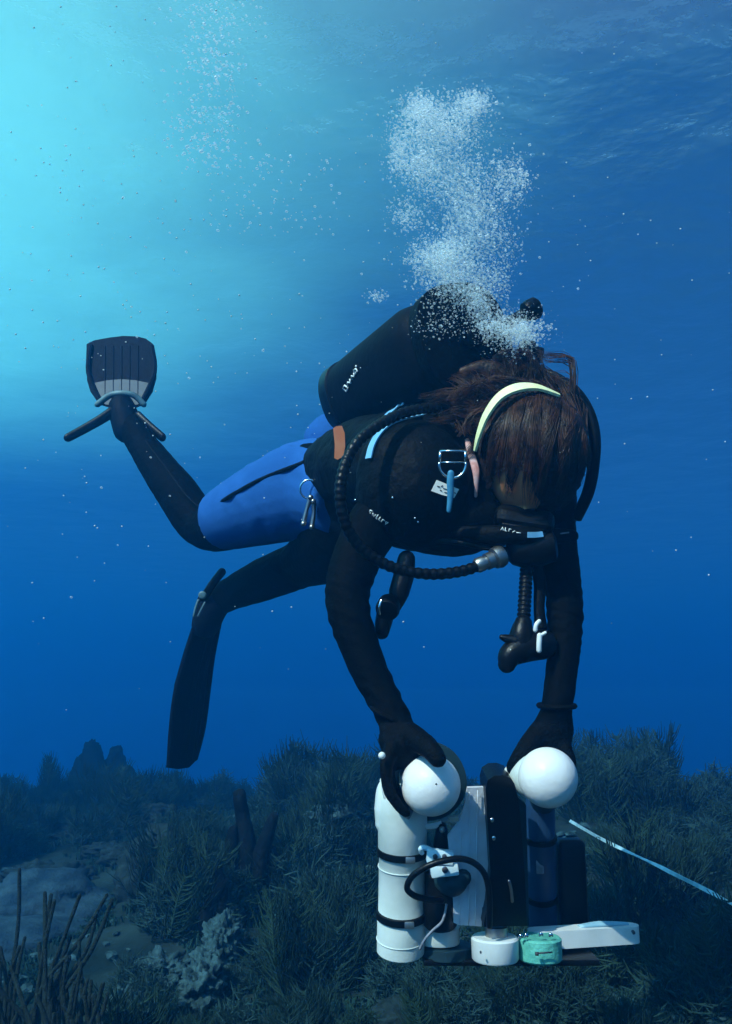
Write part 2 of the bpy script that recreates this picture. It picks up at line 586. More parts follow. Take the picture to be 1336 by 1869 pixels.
# blue shorts over hip and thigh
b = new()
stube(b, [P(655, 905, 2.08), P(590, 892, 2.22), P(545, 898, 2.26), P(470, 924, 2.36), P(405, 950, 2.47)], [0.118, 0.128, 0.126, 0.107, 0.084], 8, 24)
ellipsoid(b, P(612, 805, 2.36), (0.085, 0.09, 0.075), None, 3)
me = remeshed(b, 0.007, 4, 'shorts')
displace(me, lambda q: 0.0030 * math.sin((q.x * 0.8 + q.z * 0.35) * 130 + 3 * noise.noise(q * 12)) * max(0, noise.noise(q * 7) + 0.15))   # cloth folds
shorts = mesh_obj('shorts', me, M['blue'], diver)
b = new()
torus(b, P(402, 951, 2.475), (CU * 0.9 + CR * 0.35).normalized(), (CB * 0.8 + CR * 0.5).normalized(), 0.083, 0.004, 28, 6)
obj('shorts_hem', b, M['nylon'], shorts)
b = new()
sbv = bvh_of(shorts)
stube(b, [P(620, 836, 1.98)] + [on(sbv, x, y, 0.0005, 2.3)[0] for x, y in ((572, 838), (545, 848), (510, 861), (470, 878), (435, 897), (410, 912))] + [P(385, 932, 2.44)], 0.0052, 6, 8)
obj('thigh_strap', b, M['nylon'], diver)
b = new()
stube(b, [P(262, 800, 2.68), P(300, 850, 2.58), P(350, 915, 2.48), P(392, 935, 2.44)], 0.0025, 6, 5)
obj('leg_seam', b, M['tank'], diver)

# hair: cap and loose strands
b = new()
vs = ellipsoid(b, H, tuple(r * 1.055 for r in HRAD), HR, 5)
dead = []
for vtx in b.verts:
    q = vtx.co - H
    a = q.dot(hs) / HRAD[0]; f_ = q.dot(hf) / HRAD[1]; cr = q.dot(hc) / HRAD[2]
    if f_ > 0.99 + 0.26 * a + 0.05 * noise.noise(Vector((a * 6, cr * 6, 2))) or cr < -0.62:
        dead.append(vtx)
    else:
        vtx.co += (vtx.co - H).normalized() * 0.007 * noise.noise(Vector((a * 22, f_ * 3, cr * 3)))
bmesh.ops.delete(b, geom=dead, context='VERTS')
cap = obj('hair', b, M['scalp'], diver)

def scalp(u, vv, k):
    """u: side angle, vv: 0 back .. 1 brow, over the crown"""
    an = R(-105 + 195 * vv)
    return head_pt(math.sin(u) * math.cos(R(0)), math.sin(an) * math.cos(u), math.cos(an) * math.cos(u), k)

b = new()
for i in range(2600):                          # short hair lying forward over the crown, lifted by the water
    u = rng.uniform(-1.35, 1.35)
    v0 = rng.uniform(0.38, 0.70)
    ln = rng.uniform(0.16, 0.36)
    lift = rng.uniform(1.045, 1.075)
    pts = []
    cl = int((u + 2) * 8) * 1.7
    sway = 0.16 * math.sin(cl) + rng.uniform(-0.03, 0.03)
    for s in range(6):
        t = s / 5
        vv = min(v0 + ln * t, 1.09 + 0.24 * math.sin(u * 1.2 + 0.1) + 0.015 * math.sin(u * 9))
        pts.append(scalp(u + sway * t * t, vv, lift + 0.05 * t * t * math.sin(cl * 2.3) + 0.02 * t))
    wd = rng.uniform(0.0004, 0.0010)
    tube(b, pts, [wd, wd, wd, wd * 0.9, wd * 0.7, wd * 0.3], 3, caps=False)
o = obj('hair_strands', b, M['hair'], diver)
tag(o, kind='stuff')
b = new()
ends = PP((768, 716, 1.75), (800, 684, 1.80), (845, 655, 1.82), (905, 634, 1.80), (960, 640, 1.78), (988, 668, 1.76), (782, 738, 1.72), (812, 755, 1.70), (838, 792, 1.68), (852, 832, 1.66))
for lk in range(95):                           # long hair streaming back from the nape in loose wet locks
    u0 = rng.uniform(-1.3, 1.45)
    w0 = rng.uniform(0.0, 0.28)
    e0_ = rng.choice(ends) + Vector((rng.gauss(0, 0.018), rng.gauss(0, 0.015), rng.gauss(0, 0.013)))
    kk = rng.uniform(0.6, 1.0)
    bend = CU * rng.uniform(0.0, 0.05) + CR * rng.gauss(0, 0.012) + CB * rng.uniform(-0.01, 0.02)
    ph, am = rng.uniform(0, 6.3), rng.uniform(0.003, 0.011)
    for i in range(26):
        st = scalp(u0 + rng.gauss(0, 0.09), w0 + rng.gauss(0, 0.025), 1.05)
        e = st.lerp(e0_, kk * rng.uniform(0.85, 1.03)) + Vector((rng.gauss(0, 0.003), rng.gauss(0, 0.003), rng.gauss(0, 0.003)))
        mid = st.lerp(e, 0.5) + bend + Vector((rng.gauss(0, 0.003), rng.gauss(0, 0.003), rng.gauss(0, 0.003)))
        pts = spline([st, mid, e], 4)
        pts = [p + (CR * math.sin(j * 0.75 + ph) + CU * math.cos(j * 0.75 + ph)) * am * (j / 8) for j, p in enumerate(pts)]
        wd = rng.uniform(0.0008, 0.0014)
        tube(b, pts, [wd * (1 - 0.75 * j / 8) for j in range(len(pts))], 3, caps=False)
# bulk of the floating lock, under the strands
for a_, b_, c_, r0 in (((930, 700), (890, 675), (845, 678), 0.026), ((950, 690), (925, 655), (905, 655), 0.024), ((905, 740), (860, 725), (812, 722), 0.034), ((880, 790), (862, 800), (852, 815), 0.026)):
    stube(b, [P(*a_, 1.76), P(*b_, 1.78), P(*c_, 1.78)], [r0, r0 * 0.85, r0 * 0.35], 5, 12, flat=0.6, roundcap=True)
o = obj('floating_hair', b, M['hair'], diver)
tag(o, kind='stuff')

# mask strap round the back of the head, mask on the face
mask = mesh_obj('dive_mask', bpy.data.meshes.new('dive_mask'), None, diver)
b = new()
box(b, head_pt(0.02, 1.10, -0.50), (0.110, 0.046, 0.060), HR, 0.022, 4)
b.to_mesh(mask.data); b.free()
mask.data.materials.append(M['rubber'])
b = new()
box(b, head_pt(0.02, 1.30, -0.50), (0.076, 0.006, 0.036), HR, 0.002)
obj('lens', b, M['rubber'], mask)
outer = [(866, 822), (871, 792), (884, 754), (908, 720), (941, 702), (980, 703), (1020, 720)]
inner = [(868, 824), (877, 795), (892, 760), (916, 729), (947, 714), (982, 711), (1022, 723)]
b = new()
rows = []
eo = spline(PP(*[(x, y, 1.622 - 0.012 * math.sin(0.5 * i)) for i, (x, y) in enumerate(outer)]), 6)
ei = spline(PP(*[(x, y, 1.597 - 0.012 * math.sin(0.5 * i)) for i, (x, y) in enumerate(inner)]), 6)
for p0, p1 in zip(eo, ei):
    nn = (p0 - p1).cross(CR).normalized()
    nn = (p1 - H).normalized() * 0.0025
    rows.append([b.verts.new(p0 + nn), b.verts.new(p1 + nn), b.verts.new(p1 - nn), b.verts.new(p0 - nn)])
for r0, r1 in zip(rows, rows[1:]):
    for k in range(4):
        b.faces.new((r0[k], r0[(k + 1) % 4], r1[(k + 1) % 4], r1[k]))
b.faces.new(rows[0]); b.faces.new(rows[-1][::-1])
obj('strap', b, M['yellow'], mask, angle=40)

# fins
def fin(name, outline, ds, label):
    f = mesh_obj(name, bpy.data.meshes.new(name), None, diver)
    tag(f, label)
    return f

out_r = [(158, 628), (172, 621), (200, 616), (225, 613), (250, 614), (266, 618), (277, 626), (281, 645), (284, 665), (284, 690), (277, 715), (262, 738), (240, 746), (205, 746), (181, 738), (165, 715), (159, 695), (157, 660)]
fr = mesh_obj('swim_fin', bpy.data.meshes.new('swim_fin'), None, diver)
b = new()
dR = lambda py: 2.82 + (745 - py) * 0.0010
slab(b, [P(x, y, dR(y)) for x, y in out_r], 0.012, -CB)
bmesh.ops.bevel(b, geom=[e for e in b.edges if len(e.link_faces) == 2 and e.calc_face_angle(0) > 1], offset=0.004, segments=2, affect='EDGES')
for x0, x1 in ((166, 184), (277, 258)):        # side rails
    stube(b, [P(x0, 632, dR(632) - 0.004), P(x0 - (x1 - x0) * 0.25, 680, dR(680) - 0.006), P(x1, 736, dR(736) - 0.008)], 0.008, 5, 8, roundcap=True)
b.to_mesh(fr.data); b.free()
fr.data.materials.append(M['fin'])
for k in range(5):
    b = new()
    xx = 192 + 15 * k
    stube(b, [P(xx, 632, dR(632) - 0.001), P(xx, 720, dR(720) - 0.001)], 0.0026, 4, 6, roundcap=True)
    obj('rib', b, M['fin'], fr)
b = new()
slab(b, [P(x, y, dR(y) - 0.0035) for x, y in ((166, 700), (196, 694), (222, 692), (248, 694), (276, 700), (268, 722), (252, 738), (222, 742), (192, 738), (174, 722))], 0.004, -CB)
obj('blade_base', b, M['finmid'], fr, smooth=False)
b = new()
stube(b, [P(178, 738, 2.80), P(200, 722, 2.795), P(222, 718, 2.79), P(245, 722, 2.795), P(262, 738, 2.80)], 0.010, 5, 8, flat=1.0, roundcap=True)
obj('blade_edge', b, M['finpale'], fr)
b = new()
stube(b, [P(222, 742, 2.80), P(226, 758, 2.79), P(231, 785, 2.77)], [0.040, 0.045, 0.041], 5, 16, roundcap=True)
obj('foot_pocket', b, M['fin'], fr)
for pts in (((205, 752), (180, 768), (150, 785), (124, 799)), ((252, 760), (272, 778), (296, 798))):
    b = new()
    stube(b, [P(x, y, 2.77 - 0.02 * i) for i, (x, y) in enumerate(pts)], [0.017, 0.015, 0.014, 0.013][:len(pts)], 5, 10, flat=0.6, up=CU, roundcap=True)
    obj('fin_strap', b, M['rubber'], fr)

out_l = [(360, 1118), (348, 1150), (335, 1190), (318, 1250), (308, 1330), (303, 1401), (325, 1404), (345, 1401), (358, 1388), (372, 1340), (380, 1290), (386, 1240), (393, 1180), (404, 1128), (395, 1108), (375, 1105)]
dL = lambda py: 2.66 + (py - 1100) * 0.00045
fl = mesh_obj('swim_fin', bpy.data.meshes.new('swim_fin'), None, diver)
b = new()
slab(b, [P(x, y, dL(y) + (x - 340) * 0.0012) for x, y in out_l], 0.012, -CB)
bmesh.ops.bevel(b, geom=[e for e in b.edges if len(e.link_faces) == 2 and e.calc_face_angle(0) > 1], offset=0.004, segments=2, affect='EDGES')
for edge in (((362, 1125), (340, 1195), (322, 1260), (313, 1330), (309, 1396)), ((400, 1135), (388, 1195), (380, 1255), (370, 1330), (356, 1384))):
    stube(b, [P(x, y, dL(y) + (x - 340) * 0.0012 - 0.005) for x, y in edge], 0.009, 5, 8, roundcap=True)
b.to_mesh(fl.data); b.free()
fl.data.materials.append(M['fin'])
for k in range(3):
    b = new()
    stube(b, [P(372 + 10 * k, 1160, dL(1160) + 0.04), P(350 + 10 * k, 1250, dL(1250) + 0.012), P(328 + 13 * k, 1380, dL(1380) - 0.012)], 0.003, 5, 6, roundcap=True)
    obj('rib', b, M['fin'], fl)
b = new()
stube(b, [P(402, 1092, 2.67), P(388, 1105, 2.66), P(375, 1140, 2.665)], [0.044, 0.050, 0.042], 5, 16, flat=0.8, roundcap=True)
obj('foot_pocket', b, M['fin'], fl)
b = new()
stube(b, [P(372, 1092, 2.62), P(388, 1066, 2.61), P(405, 1044, 2.61)], [0.013, 0.012, 0.012], 5, 10, flat=0.55, up=CR, roundcap=True)
obj('fin_strap', b, M['rubber'], fl)
b = new()
lathe(b, P(370, 1086, 2.560), CB, [(0, 0.011), (0.006, 0.012), (0.008, 0.008), (0.008, 0.004)], 20)
stube(b, [P(362, 1096, 2.56), P(357, 1110, 2.557), P(354, 1124, 2.56)], 0.004, 4, 6, roundcap=True)
stube(b, [P(374, 1100, 2.56), P(368, 1112, 2.557), P(362, 1124, 2.56)], 0.0035, 4, 6, roundcap=True)
obj('buckle', b, M['finpale'], fl)
b = new()
ellipsoid(b, P(697, 1379, 1.415), (0.0058, 0.0058, 0.0058), None, 3)
obj('glove_bead', b, M['white'], diver)
b = new()
torus(b, P(710, 1305, 1.507), (CR * 0.9 - CU * 0.4).normalized(), (CB * 0.9 + CR * 0.1).normalized(), 0.0315, 0.0045, 24, 6)
obj('glove_cuff', b, M['glove'], diver)
b = new()
torus(b, P(1016, 1288, 1.563), CR, (CB * 0.95 + CU * 0.1).normalized(), 0.0315, 0.0045, 24, 6)
obj('glove_cuff', b, M['glove'], diver)

# ------------------------------------------------------------------ scuba set
kit = empty('scuba_set', P(760, 720, 1.95))
tag(kit, 'black scuba vest with tank, hoses and gauges worn on the diver\'s back and chest', 'scuba gear')
b = new()
ellipsoid(b, P(754, 885, 1.68), (0.110, 0.105, 0.127), None, 4)
ellipsoid(b, P(880, 905, 1.76), (0.135, 0.10, 0.105), None, 4)
ellipsoid(b, P(990, 925, 1.77), (0.072, 0.07, 0.080), None, 3)
ellipsoid(b, P(815, 960, 1.70), (0.115, 0.085, 0.058), None, 3)
stube(b, [P(760, 850, 1.78), P(680, 850, 1.98), P(622, 860, 2.12)], [0.11, 0.115, 0.098], 6, 18, roundcap=True)
stube(b, [P(880, 740, 1.85), P(800, 760, 1.95), P(720, 780, 2.1)], [0.09, 0.10, 0.08], 6, 16, roundcap=True)
me = remeshed(b, 0.007, 5, 'buoyancy_vest')
displace(me, lambda q: 0.0045 * noise.noise(q * 16) + 0.0022 * noise.noise(q * 45))
vest = mesh_obj('buoyancy_vest', me, M['nylon'], kit)
vb = bvh_of(vest)

def band(name, pix, width, m, bvh, parent, thick=0.003, lift=0.003):
    """flat webbing laid on a built surface"""
    b = new()
    pts = []; ns = []
    for x, y in pix:
        p, n_ = on(bvh, x, y, lift)
        pts.append(p); ns.append(n_)
    pts = spline(pts, 4)
    ns = spline(ns, 4)
    rows = []
    for i, p in enumerate(pts):
        t = (pts[min(i + 1, len(pts) - 1)] - pts[max(i - 1, 0)]).normalized()
        nn = ns[i].normalized()
        sd = t.cross(nn).normalized() * width / 2
        rows.append([b.verts.new(p + sd), b.verts.new(p - sd), b.verts.new(p - sd + nn * thick), b.verts.new(p + sd + nn * thick)])
    for r0, r1 in zip(rows, rows[1:]):
        for k in range(4):
            b.faces.new((r0[k], r0[(k + 1) % 4], r1[(k + 1) % 4], r1[k]))
    b.faces.new(rows[0]); b.faces.new(rows[-1][::-1])
    return obj(name, b, m, parent, angle=40)

band('shoulder_trim', [(676, 838), (682, 815), (694, 794), (712, 778), (735, 768), (762, 761), (792, 757)], 0.016, M['trim'], vb, vest)
band('shoulder_trim', [(704, 764), (716, 754), (728, 744), (740, 735)], 0.012, M['trim'], vb, vest)

def glyphs(name, pix, strokes, m, bvh, parent, r=0.0009):
    """small printed marks: strokes are polylines in a local (along, up) frame between two photo pixels"""
    (x0, y0), (x1, y1) = pix
    b = new()
    L = math.hypot(x1 - x0, y1 - y0)
    ax, ay = (x1 - x0) / L, (y1 - y0) / L
    for st_ in strokes:
        pts = [on(bvh, x0 + u * ax * L + vv * ay * L, y0 + u * ay * L - vv * ax * L, 0.0015)[0] for u, vv in st_]
        tube(b, pts, r, 5)
    return obj(name, b, m, parent)

LET = [[(.30, .14), (.22, .13), (.22, .08), (.29, .06), (.28, 0), (.21, 0)], [(.36, .10), (.39, 0), (.42, .08), (.45, 0), (.48, .10)], [(.55, .15), (.55, 0), (.60, 0)],
       [(.66, .12), (.66, .02), (.72, 0)], [(.78, 0), (.78, .10), (.86, .10)], [(.92, .10), (.95, 0), (.99, .11)]]
glyphs('lettering', ((664, 930), (706, 958)), LET + [[(-0.02, .12), (0.08, -.04)], [(0.04, .12), (0.12, -.02)]], M['print'], vb, vest, 0.0011)
for x, y in ((757, 944), (718, 908), (652, 912), (763, 951)):
    b = new()
    p, n_ = on(vb, x, y, 0.002)
    lathe(b, p, n_, [(0, 0.0022), (0.003, 0.0022), (0.004, 0.001)], 10)
    obj('rivet', b, M['chrome'], vest)

# tank: axis from the far foot to the shoulder near the head
T0, T1 = P(640, 728, 2.22), P(806, 640, 1.88)

def squared(bm, c, axis, p=2.7):
    axis = axis.normalized()
    fu = (CB - axis * CB.dot(axis)).normalized()
    fv = axis.cross(fu)
    for v_ in bm.verts:
        q = v_.co - c
        al = axis * q.dot(axis)
        x_, y_ = q.dot(fu), q.dot(fv)
        rr = math.hypot(x_, y_)
        if rr < 1e-4: continue
        k = (abs(x_ / rr) ** p + abs(y_ / rr) ** p) ** (-1 / p)
        v_.co = c + al + (fu * x_ + fv * y_) * k
ax = (T1 - T0).normalized()
L = (T1 - T0).length
tr = 0.092
b = new()
lathe(b, T0, ax, [(0, 0.07), (0.004, 0.080), (0.02, 0.086), (L * 0.4, 0.097), (L - 0.03, 0.112), (L + 0.01, 0.106), (L + 0.04, 0.088), (L + 0.06, 0.060), (L + 0.07, 0.03), (L + 0.085, 0.022), (L + 0.10, 0.022)], 64)
squared(b, T0, ax)
tank = obj('tank', b, M['tank'], kit, angle=50)
tbv = bvh_of(tank)
b = new()
lathe(b, T0 - ax * 0.006, ax, [(0, 0.074), (0.004, 0.086), (0.012, 0.090), (0.05, 0.0915), (0.054, 0.087)], 64)
squared(b, T0, ax)
obj('tank_boot', b, M['rubber'], tank, angle=40)
for k, r_ in ((0.30, 0.1005), (0.45, 0.1085)):
    b = new()
    lathe(b, T0 + ax * k, ax, [(0, r_), (0.002, r_ + 0.003), (0.038, r_ + 0.0065), (0.040, r_ + 0.002)], 64)
    squared(b, T0, ax)
    obj('tank_band', b, M['nylon'], tank, angle=40)
# white script on the tank
glyphs('lettering', ((632, 714), (658, 670)), [[(0.0, -.02), (.05, .14), (.16, .14), (.16, .0), (.04, -.04)], [(.18, .02), (.32, .10), (.34, .0), (.46, .10)], [(.46, .0), (.58, .10), (.6, .0), (.72, .08)], [(.72, .0), (.8, .14), (.88, .1), (.84, .0), (.76, .02)], [(.92, .12), (.98, .14)]], M['print'], tbv, tank, 0.0022)
# valve and knob
V0 = T1 + ax * 0.085
K = P(966, 567, 1.84)
b = new()
stube(b, [V0, V0.lerp(K, 0.4) + CU * -0.01, K], [0.02, 0.016, 0.010], 5, 14)
obj('valve', b, M['rubber'], kit)
b = new()
kd = (K - V0).normalized()
lathe(b, K, kd, [(-0.012, 0.010), (-0.010, 0.020), (0.0, 0.023), (0.016, 0.023), (0.021, 0.019), (0.022, 0.008)], 22)
obj('valve_knob', b, M['rubber'], kit, angle=45)
b = new()
lathe(b, P(945, 640, 1.83), (CR * 0.9 - CU * 0.3 + CB * 0.2), [(0, 0.018), (0.004, 0.026), (0.03, 0.027), (0.034, 0.02), (0.05, 0.019), (0.052, 0.012)], 22)
obj('first_stage', b, M['rubber'], kit, angle=45)

def hose(name, pts, r, m, rib=0.0, n=8, parent=kit):
    b = new()
    p = spline(PP(*pts), n)
    if rib:
        q = []
        tot = []
        for i in range(len(p) - 1):
            k = max(1, int((p[i + 1] - p[i]).length / 0.0028))
            for j in range(k):
                q.append(p[i].lerp(p[i + 1], j / k))
        p = q
        tot = [r * (1 + (rib if (i // 2) % 2 else -rib)) for i in range(len(p))]
        tube(b, p, tot, 12)
    else:
        tube(b, p, r, 12)
    return obj(name, b, m, parent, angle=(80 if rib else None))

hose('regulator_hose', [(800, 744, 1.68), (765, 747, 1.65), (725, 758, 1.61), (688, 778, 1.58), (652, 808, 1.55), (630, 848, 1.53), (621, 895, 1.52), (627, 945, 1.52), (650, 990, 1.53), (688, 1022, 1.54), (735, 1041, 1.55), (790, 1048, 1.56), (845, 1042, 1.575), (885, 1028, 1.59)], 0.0098, M['rubber'], 0.07)
b = new()
e0, e1 = P(868, 1034, 1.582), P(925, 1010, 1.605)
lathe(b, e0, e1 - e0, [(0, 0.011), (0.004, 0.0135), (0.016, 0.0135), (0.017, 0.0115), (0.022, 0.0115), (0.023, 0.015), (0.036, 0.015), (0.037, 0.013), (0.040, 0.019), (0.050, 0.021), (0.058, 0.019)], 24)
obj('hose_connector', b, M['steel'], kit, angle=35)
b = new()
lathe(b, P(925, 1008, 1.625), (CR * 0.95 + CU * 0.15 + CB * 0.1), [(0, 0.016), (0.006, 0.024), (0.02, 0.031), (0.06, 0.034), (0.085, 0.030), (0.09, 0.02)], 28)
obj('second_stage', b, M['rubber'], kit, angle=45)
hose('intake_hose', [(980, 688, 1.79), (1012, 693, 1.76), (1046, 712, 1.73), (1072, 748, 1.71), (1085, 795, 1.70), (1083, 850, 1.70), (1073, 900, 1.71), (1052, 945, 1.74)], 0.0118, M['rubber'])
hose('intake_hose', [(985, 676, 1.83), (1020, 690, 1.80), (1050, 716, 1.78), (1078, 765, 1.77)], 0.0085, M['rubber'])
# bar of small marks below the brow
fb0 = P(905, 985, 1.585)
b = new()
stube(b, PP((835, 972, 1.62), (900, 975, 1.60), (975, 978, 1.60), (1045, 978, 1.64)), [0.012, 0.017, 0.017, 0.012], 5, 12, flat=0.8, roundcap=True)
bar = obj('chest_strap', b, M['nylon'], kit)
bb = bvh_of(bar)
band('label_patch', [(962, 976), (975, 976), (989, 976)], 0.010, M['trim'], bb, bar, 0.002, 0.002)
band('label_patch', [(1021, 975), (1028, 974), (1036, 973)], 0.0022, M['greyd'], bb, bar, 0.002, 0.002)
glyphs('lettering', ((914, 968), (952, 975)), [[(0, 0), (.06, .14), (.12, 0)], [(.2, .14), (.2, 0), (.3, 0)], [(.38, 0), (.38, .12), (.48, .12)], [(.56, 0), (.66, .08)], [(.74, .02), (.95, .03)]], M['print'], bb, bar, 0.0009)
hose('belt_cord', [(790, 985, 1.64), (840, 990, 1.62), (885, 999, 1.61), (925, 1003, 1.62)], 0.0055, M['rubber'])

# hanging gauge console
b = new()
stube(b, PP((742, 1020, 1.62), (737, 1050, 1.61), (728, 1082, 1.60), (722, 1105, 1.60)), [0.016, 0.019, 0.0185, 0.012], 5, 12, flat=0.7, roundcap=True)
gauge = obj('gauge_console', b, M['rubber'], kit)
b = new()
lathe(b, P(708, 1110, 1.585), (CU * -0.45 + CB * 0.85 - CR * 0.2), [(-0.02, 0.010), (-0.016, 0.020), (0.004, 0.022), (0.010, 0.020), (0.011, 0.015)], 24)
stube(b, PP((706, 1110, 1.60), (700, 1136, 1.60), (697, 1154, 1.60)), [0.017, 0.0155, 0.013], 5, 12, roundcap=True)
obj('gauge_dial', b, M['rubber'], gauge, angle=50)
b = new()
stube(b, PP((696, 1096, 1.565), (692, 1108, 1.562), (693, 1120, 1.566)), 0.0028, 4, 6, roundcap=True)
obj('gauge_glint', b, M['chrome'], gauge)
# inflator hose and mouthpiece
b = new()
p = [P(962, 1020, 1.64).lerp(P(955, 1142, 1.585), i / 60) for i in range(61)]
tube(b, p, [0.0125 if (i // 2) % 2 else 0.0105 for i in range(61)], 14)
infl = obj('inflator_hose', b, M['rubber'], kit, angle=80)
b = new()
stube(b, PP((975, 1010, 1.66), (985, 1060, 1.64), (984, 1110, 1.615), (988, 1150, 1.60)), [0.013, 0.012, 0.010, 0.012], 5, 10, flat=0.6)
obj('inflator_strap', b, M['nylon'], infl)
b = new()
stube(b, PP((955, 1138, 1.585), (952, 1160, 1.58), (952, 1188, 1.575)), [0.016, 0.022, 0.022], 5, 14, roundcap=True)
stube(b, PP((990, 1176, 1.59), (955, 1182, 1.58), (932, 1196, 1.57), (925, 1212, 1.565)), [0.027, 0.027, 0.022, 0.016], 5, 14, roundcap=True)
stube(b, PP((940, 1170, 1.57), (926, 1166, 1.57), (916, 1163, 1.57)), [0.012, 0.008, 0.005], 4, 10, roundcap=True)
obj('inflator_mouthpiece', b, M['rubber'], infl)
b = new()
stube(b, PP((984, 1134, 1.565), (979, 1140, 1.56), (977, 1150, 1.56)), 0.004, 5, 8, roundcap=True)
obj('inflator_button', b, M['white'], infl)
b = new()
stube(b, PP((985, 1160, 1.553), (984, 1175, 1.55), (984, 1187, 1.55)), 0.0048, 4, 8, roundcap=True)
stube(b, PP((985, 1161, 1.553), (995, 1155, 1.553)), 0.003, 3, 8, roundcap=True)
obj('inflator_valve', b, M['white'], infl)

# chest D-ring with tag, blue strap and pink webbing
dc = P(826, 848, 1.563)
b = new()
torus(b, dc, CR, CU, 0.0235, 0.0026, 24, 8, 170, 370)
tube(b, [dc + CR * -0.023 + CU * 0.004, dc + CR * -0.0215 + CU * 0.024], 0.0026, 8)
tube(b, [dc + CR * 0.023 + CU * 0.004, dc + CR * 0.0225 + CU * 0.024], 0.0026, 8)
tube(b, [dc + CR * -0.0215 + CU * 0.024, dc + CR * 0.0225 + CU * 0.024], 0.002, 8)
tube(b, [dc + CR * -0.023 + CU * 0.004, dc + CR * 0.023 + CU * 0.004], 0.0014, 8)
ring = obj('d_ring', b, M['chrome'], vest)
b = new()
tg = [(797, 876), (817, 884), (838, 893), (829, 909), (806, 903), (787, 896)]
tp0 = PP(*[(x, y, 1.560) for x, y in tg])
cpl = sum(tp0, Vector()) / len(tp0)
slab(b, [q - CB * (q - cpl).dot(CB) for q in tp0], 0.003, -CB)
tgo = obj('id_tag', b, M['tag'], vest, smooth=False)
b = new()
for x0, y0, x1, y1 in ((798, 887, 803, 889), (805, 888, 808, 886), (809, 891, 819, 895), (803, 894, 806, 896), (811, 898, 816, 900), (829, 899, 832, 901)):
    a0, a1 = P(x0, y0, 1.0), P(x1, y1, 1.0)
    o0 = Vector((0, 0, CZ))
    pr = []
    for q in (a0, a1):
        d_ = (q - o0)
        t_ = (cpl - o0).dot(CB) / d_.dot(CB)
        pr.append(o0 + d_ * t_ + CB * 0.0006)
    tube(b, pr, 0.0009, 5)
obj('tag_writing', b, M['ink'], tgo)
b = new()
stube(b, [P(x, y, 1.552) for x, y in ((823, 864), (822, 882), (822, 905), (819, 932))], [0.006, 0.0065, 0.0055, 0.004], 4, 8, flat=0.5, up=CR, roundcap=True)
obj('tag_strap', b, M['bluestrap'], vest)
b = new()
stube(b, [on(vb, x, y, 0.010)[0] for x, y in ((851, 812), (857, 835), (859, 860), (860, 885), (859, 906))], [0.005, 0.0075, 0.0075, 0.004, 0.003], 5, 8, flat=0.4, up=CR, roundcap=True)
obj('pink_webbing', b, M['pink'], vest)
# orange tab and hip clips on the waist
ob, on_ = on(vb, 618, 812, 0.008, 1.98)
b = new()
oc = [(608, 782), (613, 778), (624, 777), (629, 790), (630, 815), (626, 833), (616, 839), (610, 836), (611, 812)]
slab(b, [P(x, y, 1.83 + (x - 618) * 0.0004) for x, y in oc], 0.012, -CB)
bmesh.ops.bevel(b, geom=[e for e in b.edges if len(e.link_faces) == 2 and e.calc_face_angle(0) > 0.9], offset=0.003, segments=2, affect='EDGES')
obj('orange_tab', b, M['orange'], kit, angle=40)
b = new()
hcx = P(565, 893, 2.02)
torus(b, hcx, CR, CU, 0.0215, 0.0024, 26, 8, 60, 290)
hip = obj('hip_ring', b, M['chrome'], kit)
for pts in (((567, 908), (560, 930), (554, 956)), ((572, 915), (573, 935), (569, 962))):
    b = new()
    stube(b, [P(x, y, 2.01) for x, y in pts], [0.006, 0.0045, 0.006], 5, 8, roundcap=True)
    for x, y in (pts[0], pts[-1]):
        ellipsoid(b, P(x, y, 2.0), (0.0065, 0.0065, 0.0065), None, 2)
    obj('clip', b, M['steel'], hip)

# ------------------------------------------------------------------ camera rig
rig = empty('camera_rig', P(880, 1745, 1.52))
tag(rig, 'white and black underwater camera rig with two round white strobe domes held above the reef', 'camera rig')
Z = Vector((0, 0, 1))
# left tube
b = new()
t0, t1 = P(731, 1738, 1.53), P(735, 1490, 1.53)
Lt = (t1 - t0).length
lathe(b, t0, t1 - t0, [(0, 0.038), (0.003, 0.0410), (Lt * 0.28, 0.0412), (Lt * 0.29, 0.0398), (Lt * 0.71, 0.0398), (Lt * 0.72, 0.0416), (Lt, 0.0425), (Lt + 0.012, 0.0422), (Lt + 0.03, 0.039), (Lt + 0.05, 0.030), (Lt + 0.058, 0.02)], 48)
tubeL = obj('tube', b, M['pvc'], rig, angle=40)
for yy in (1552, 1667):
    b = new()
    c0 = t0.lerp(t1, (1738 - yy) / 248)
    lathe(b, c0 - (t1 - t0).normalized() * 0.0065, t1 - t0, [(0, 0.0400), (0.001, 0.0440), (0.012, 0.0440), (0.013, 0.0400)], 48)
    obj('tube_band', b, M['rubber'], tubeL, angle=40)
    b = new()
    box(b, c0 + CB * 0.0445 + CR * 0.012, (0.016, 0.006, 0.011), None, 0.0015)
    obj('band_clasp', b, M['steel'], tubeL, angle=40)
for yy in (1528, 1580, 1712):
    b = new()
    c0 = t0.lerp(t1, (1738 - yy) / 248)
    torus(b, c0, CR, (t1 - t0).normalized().cross(CR), 0.0408 if yy < 1600 else 0.0414, 0.0011, 44, 6)
    obj('tube_seam', b, M['pvc'], tubeL)
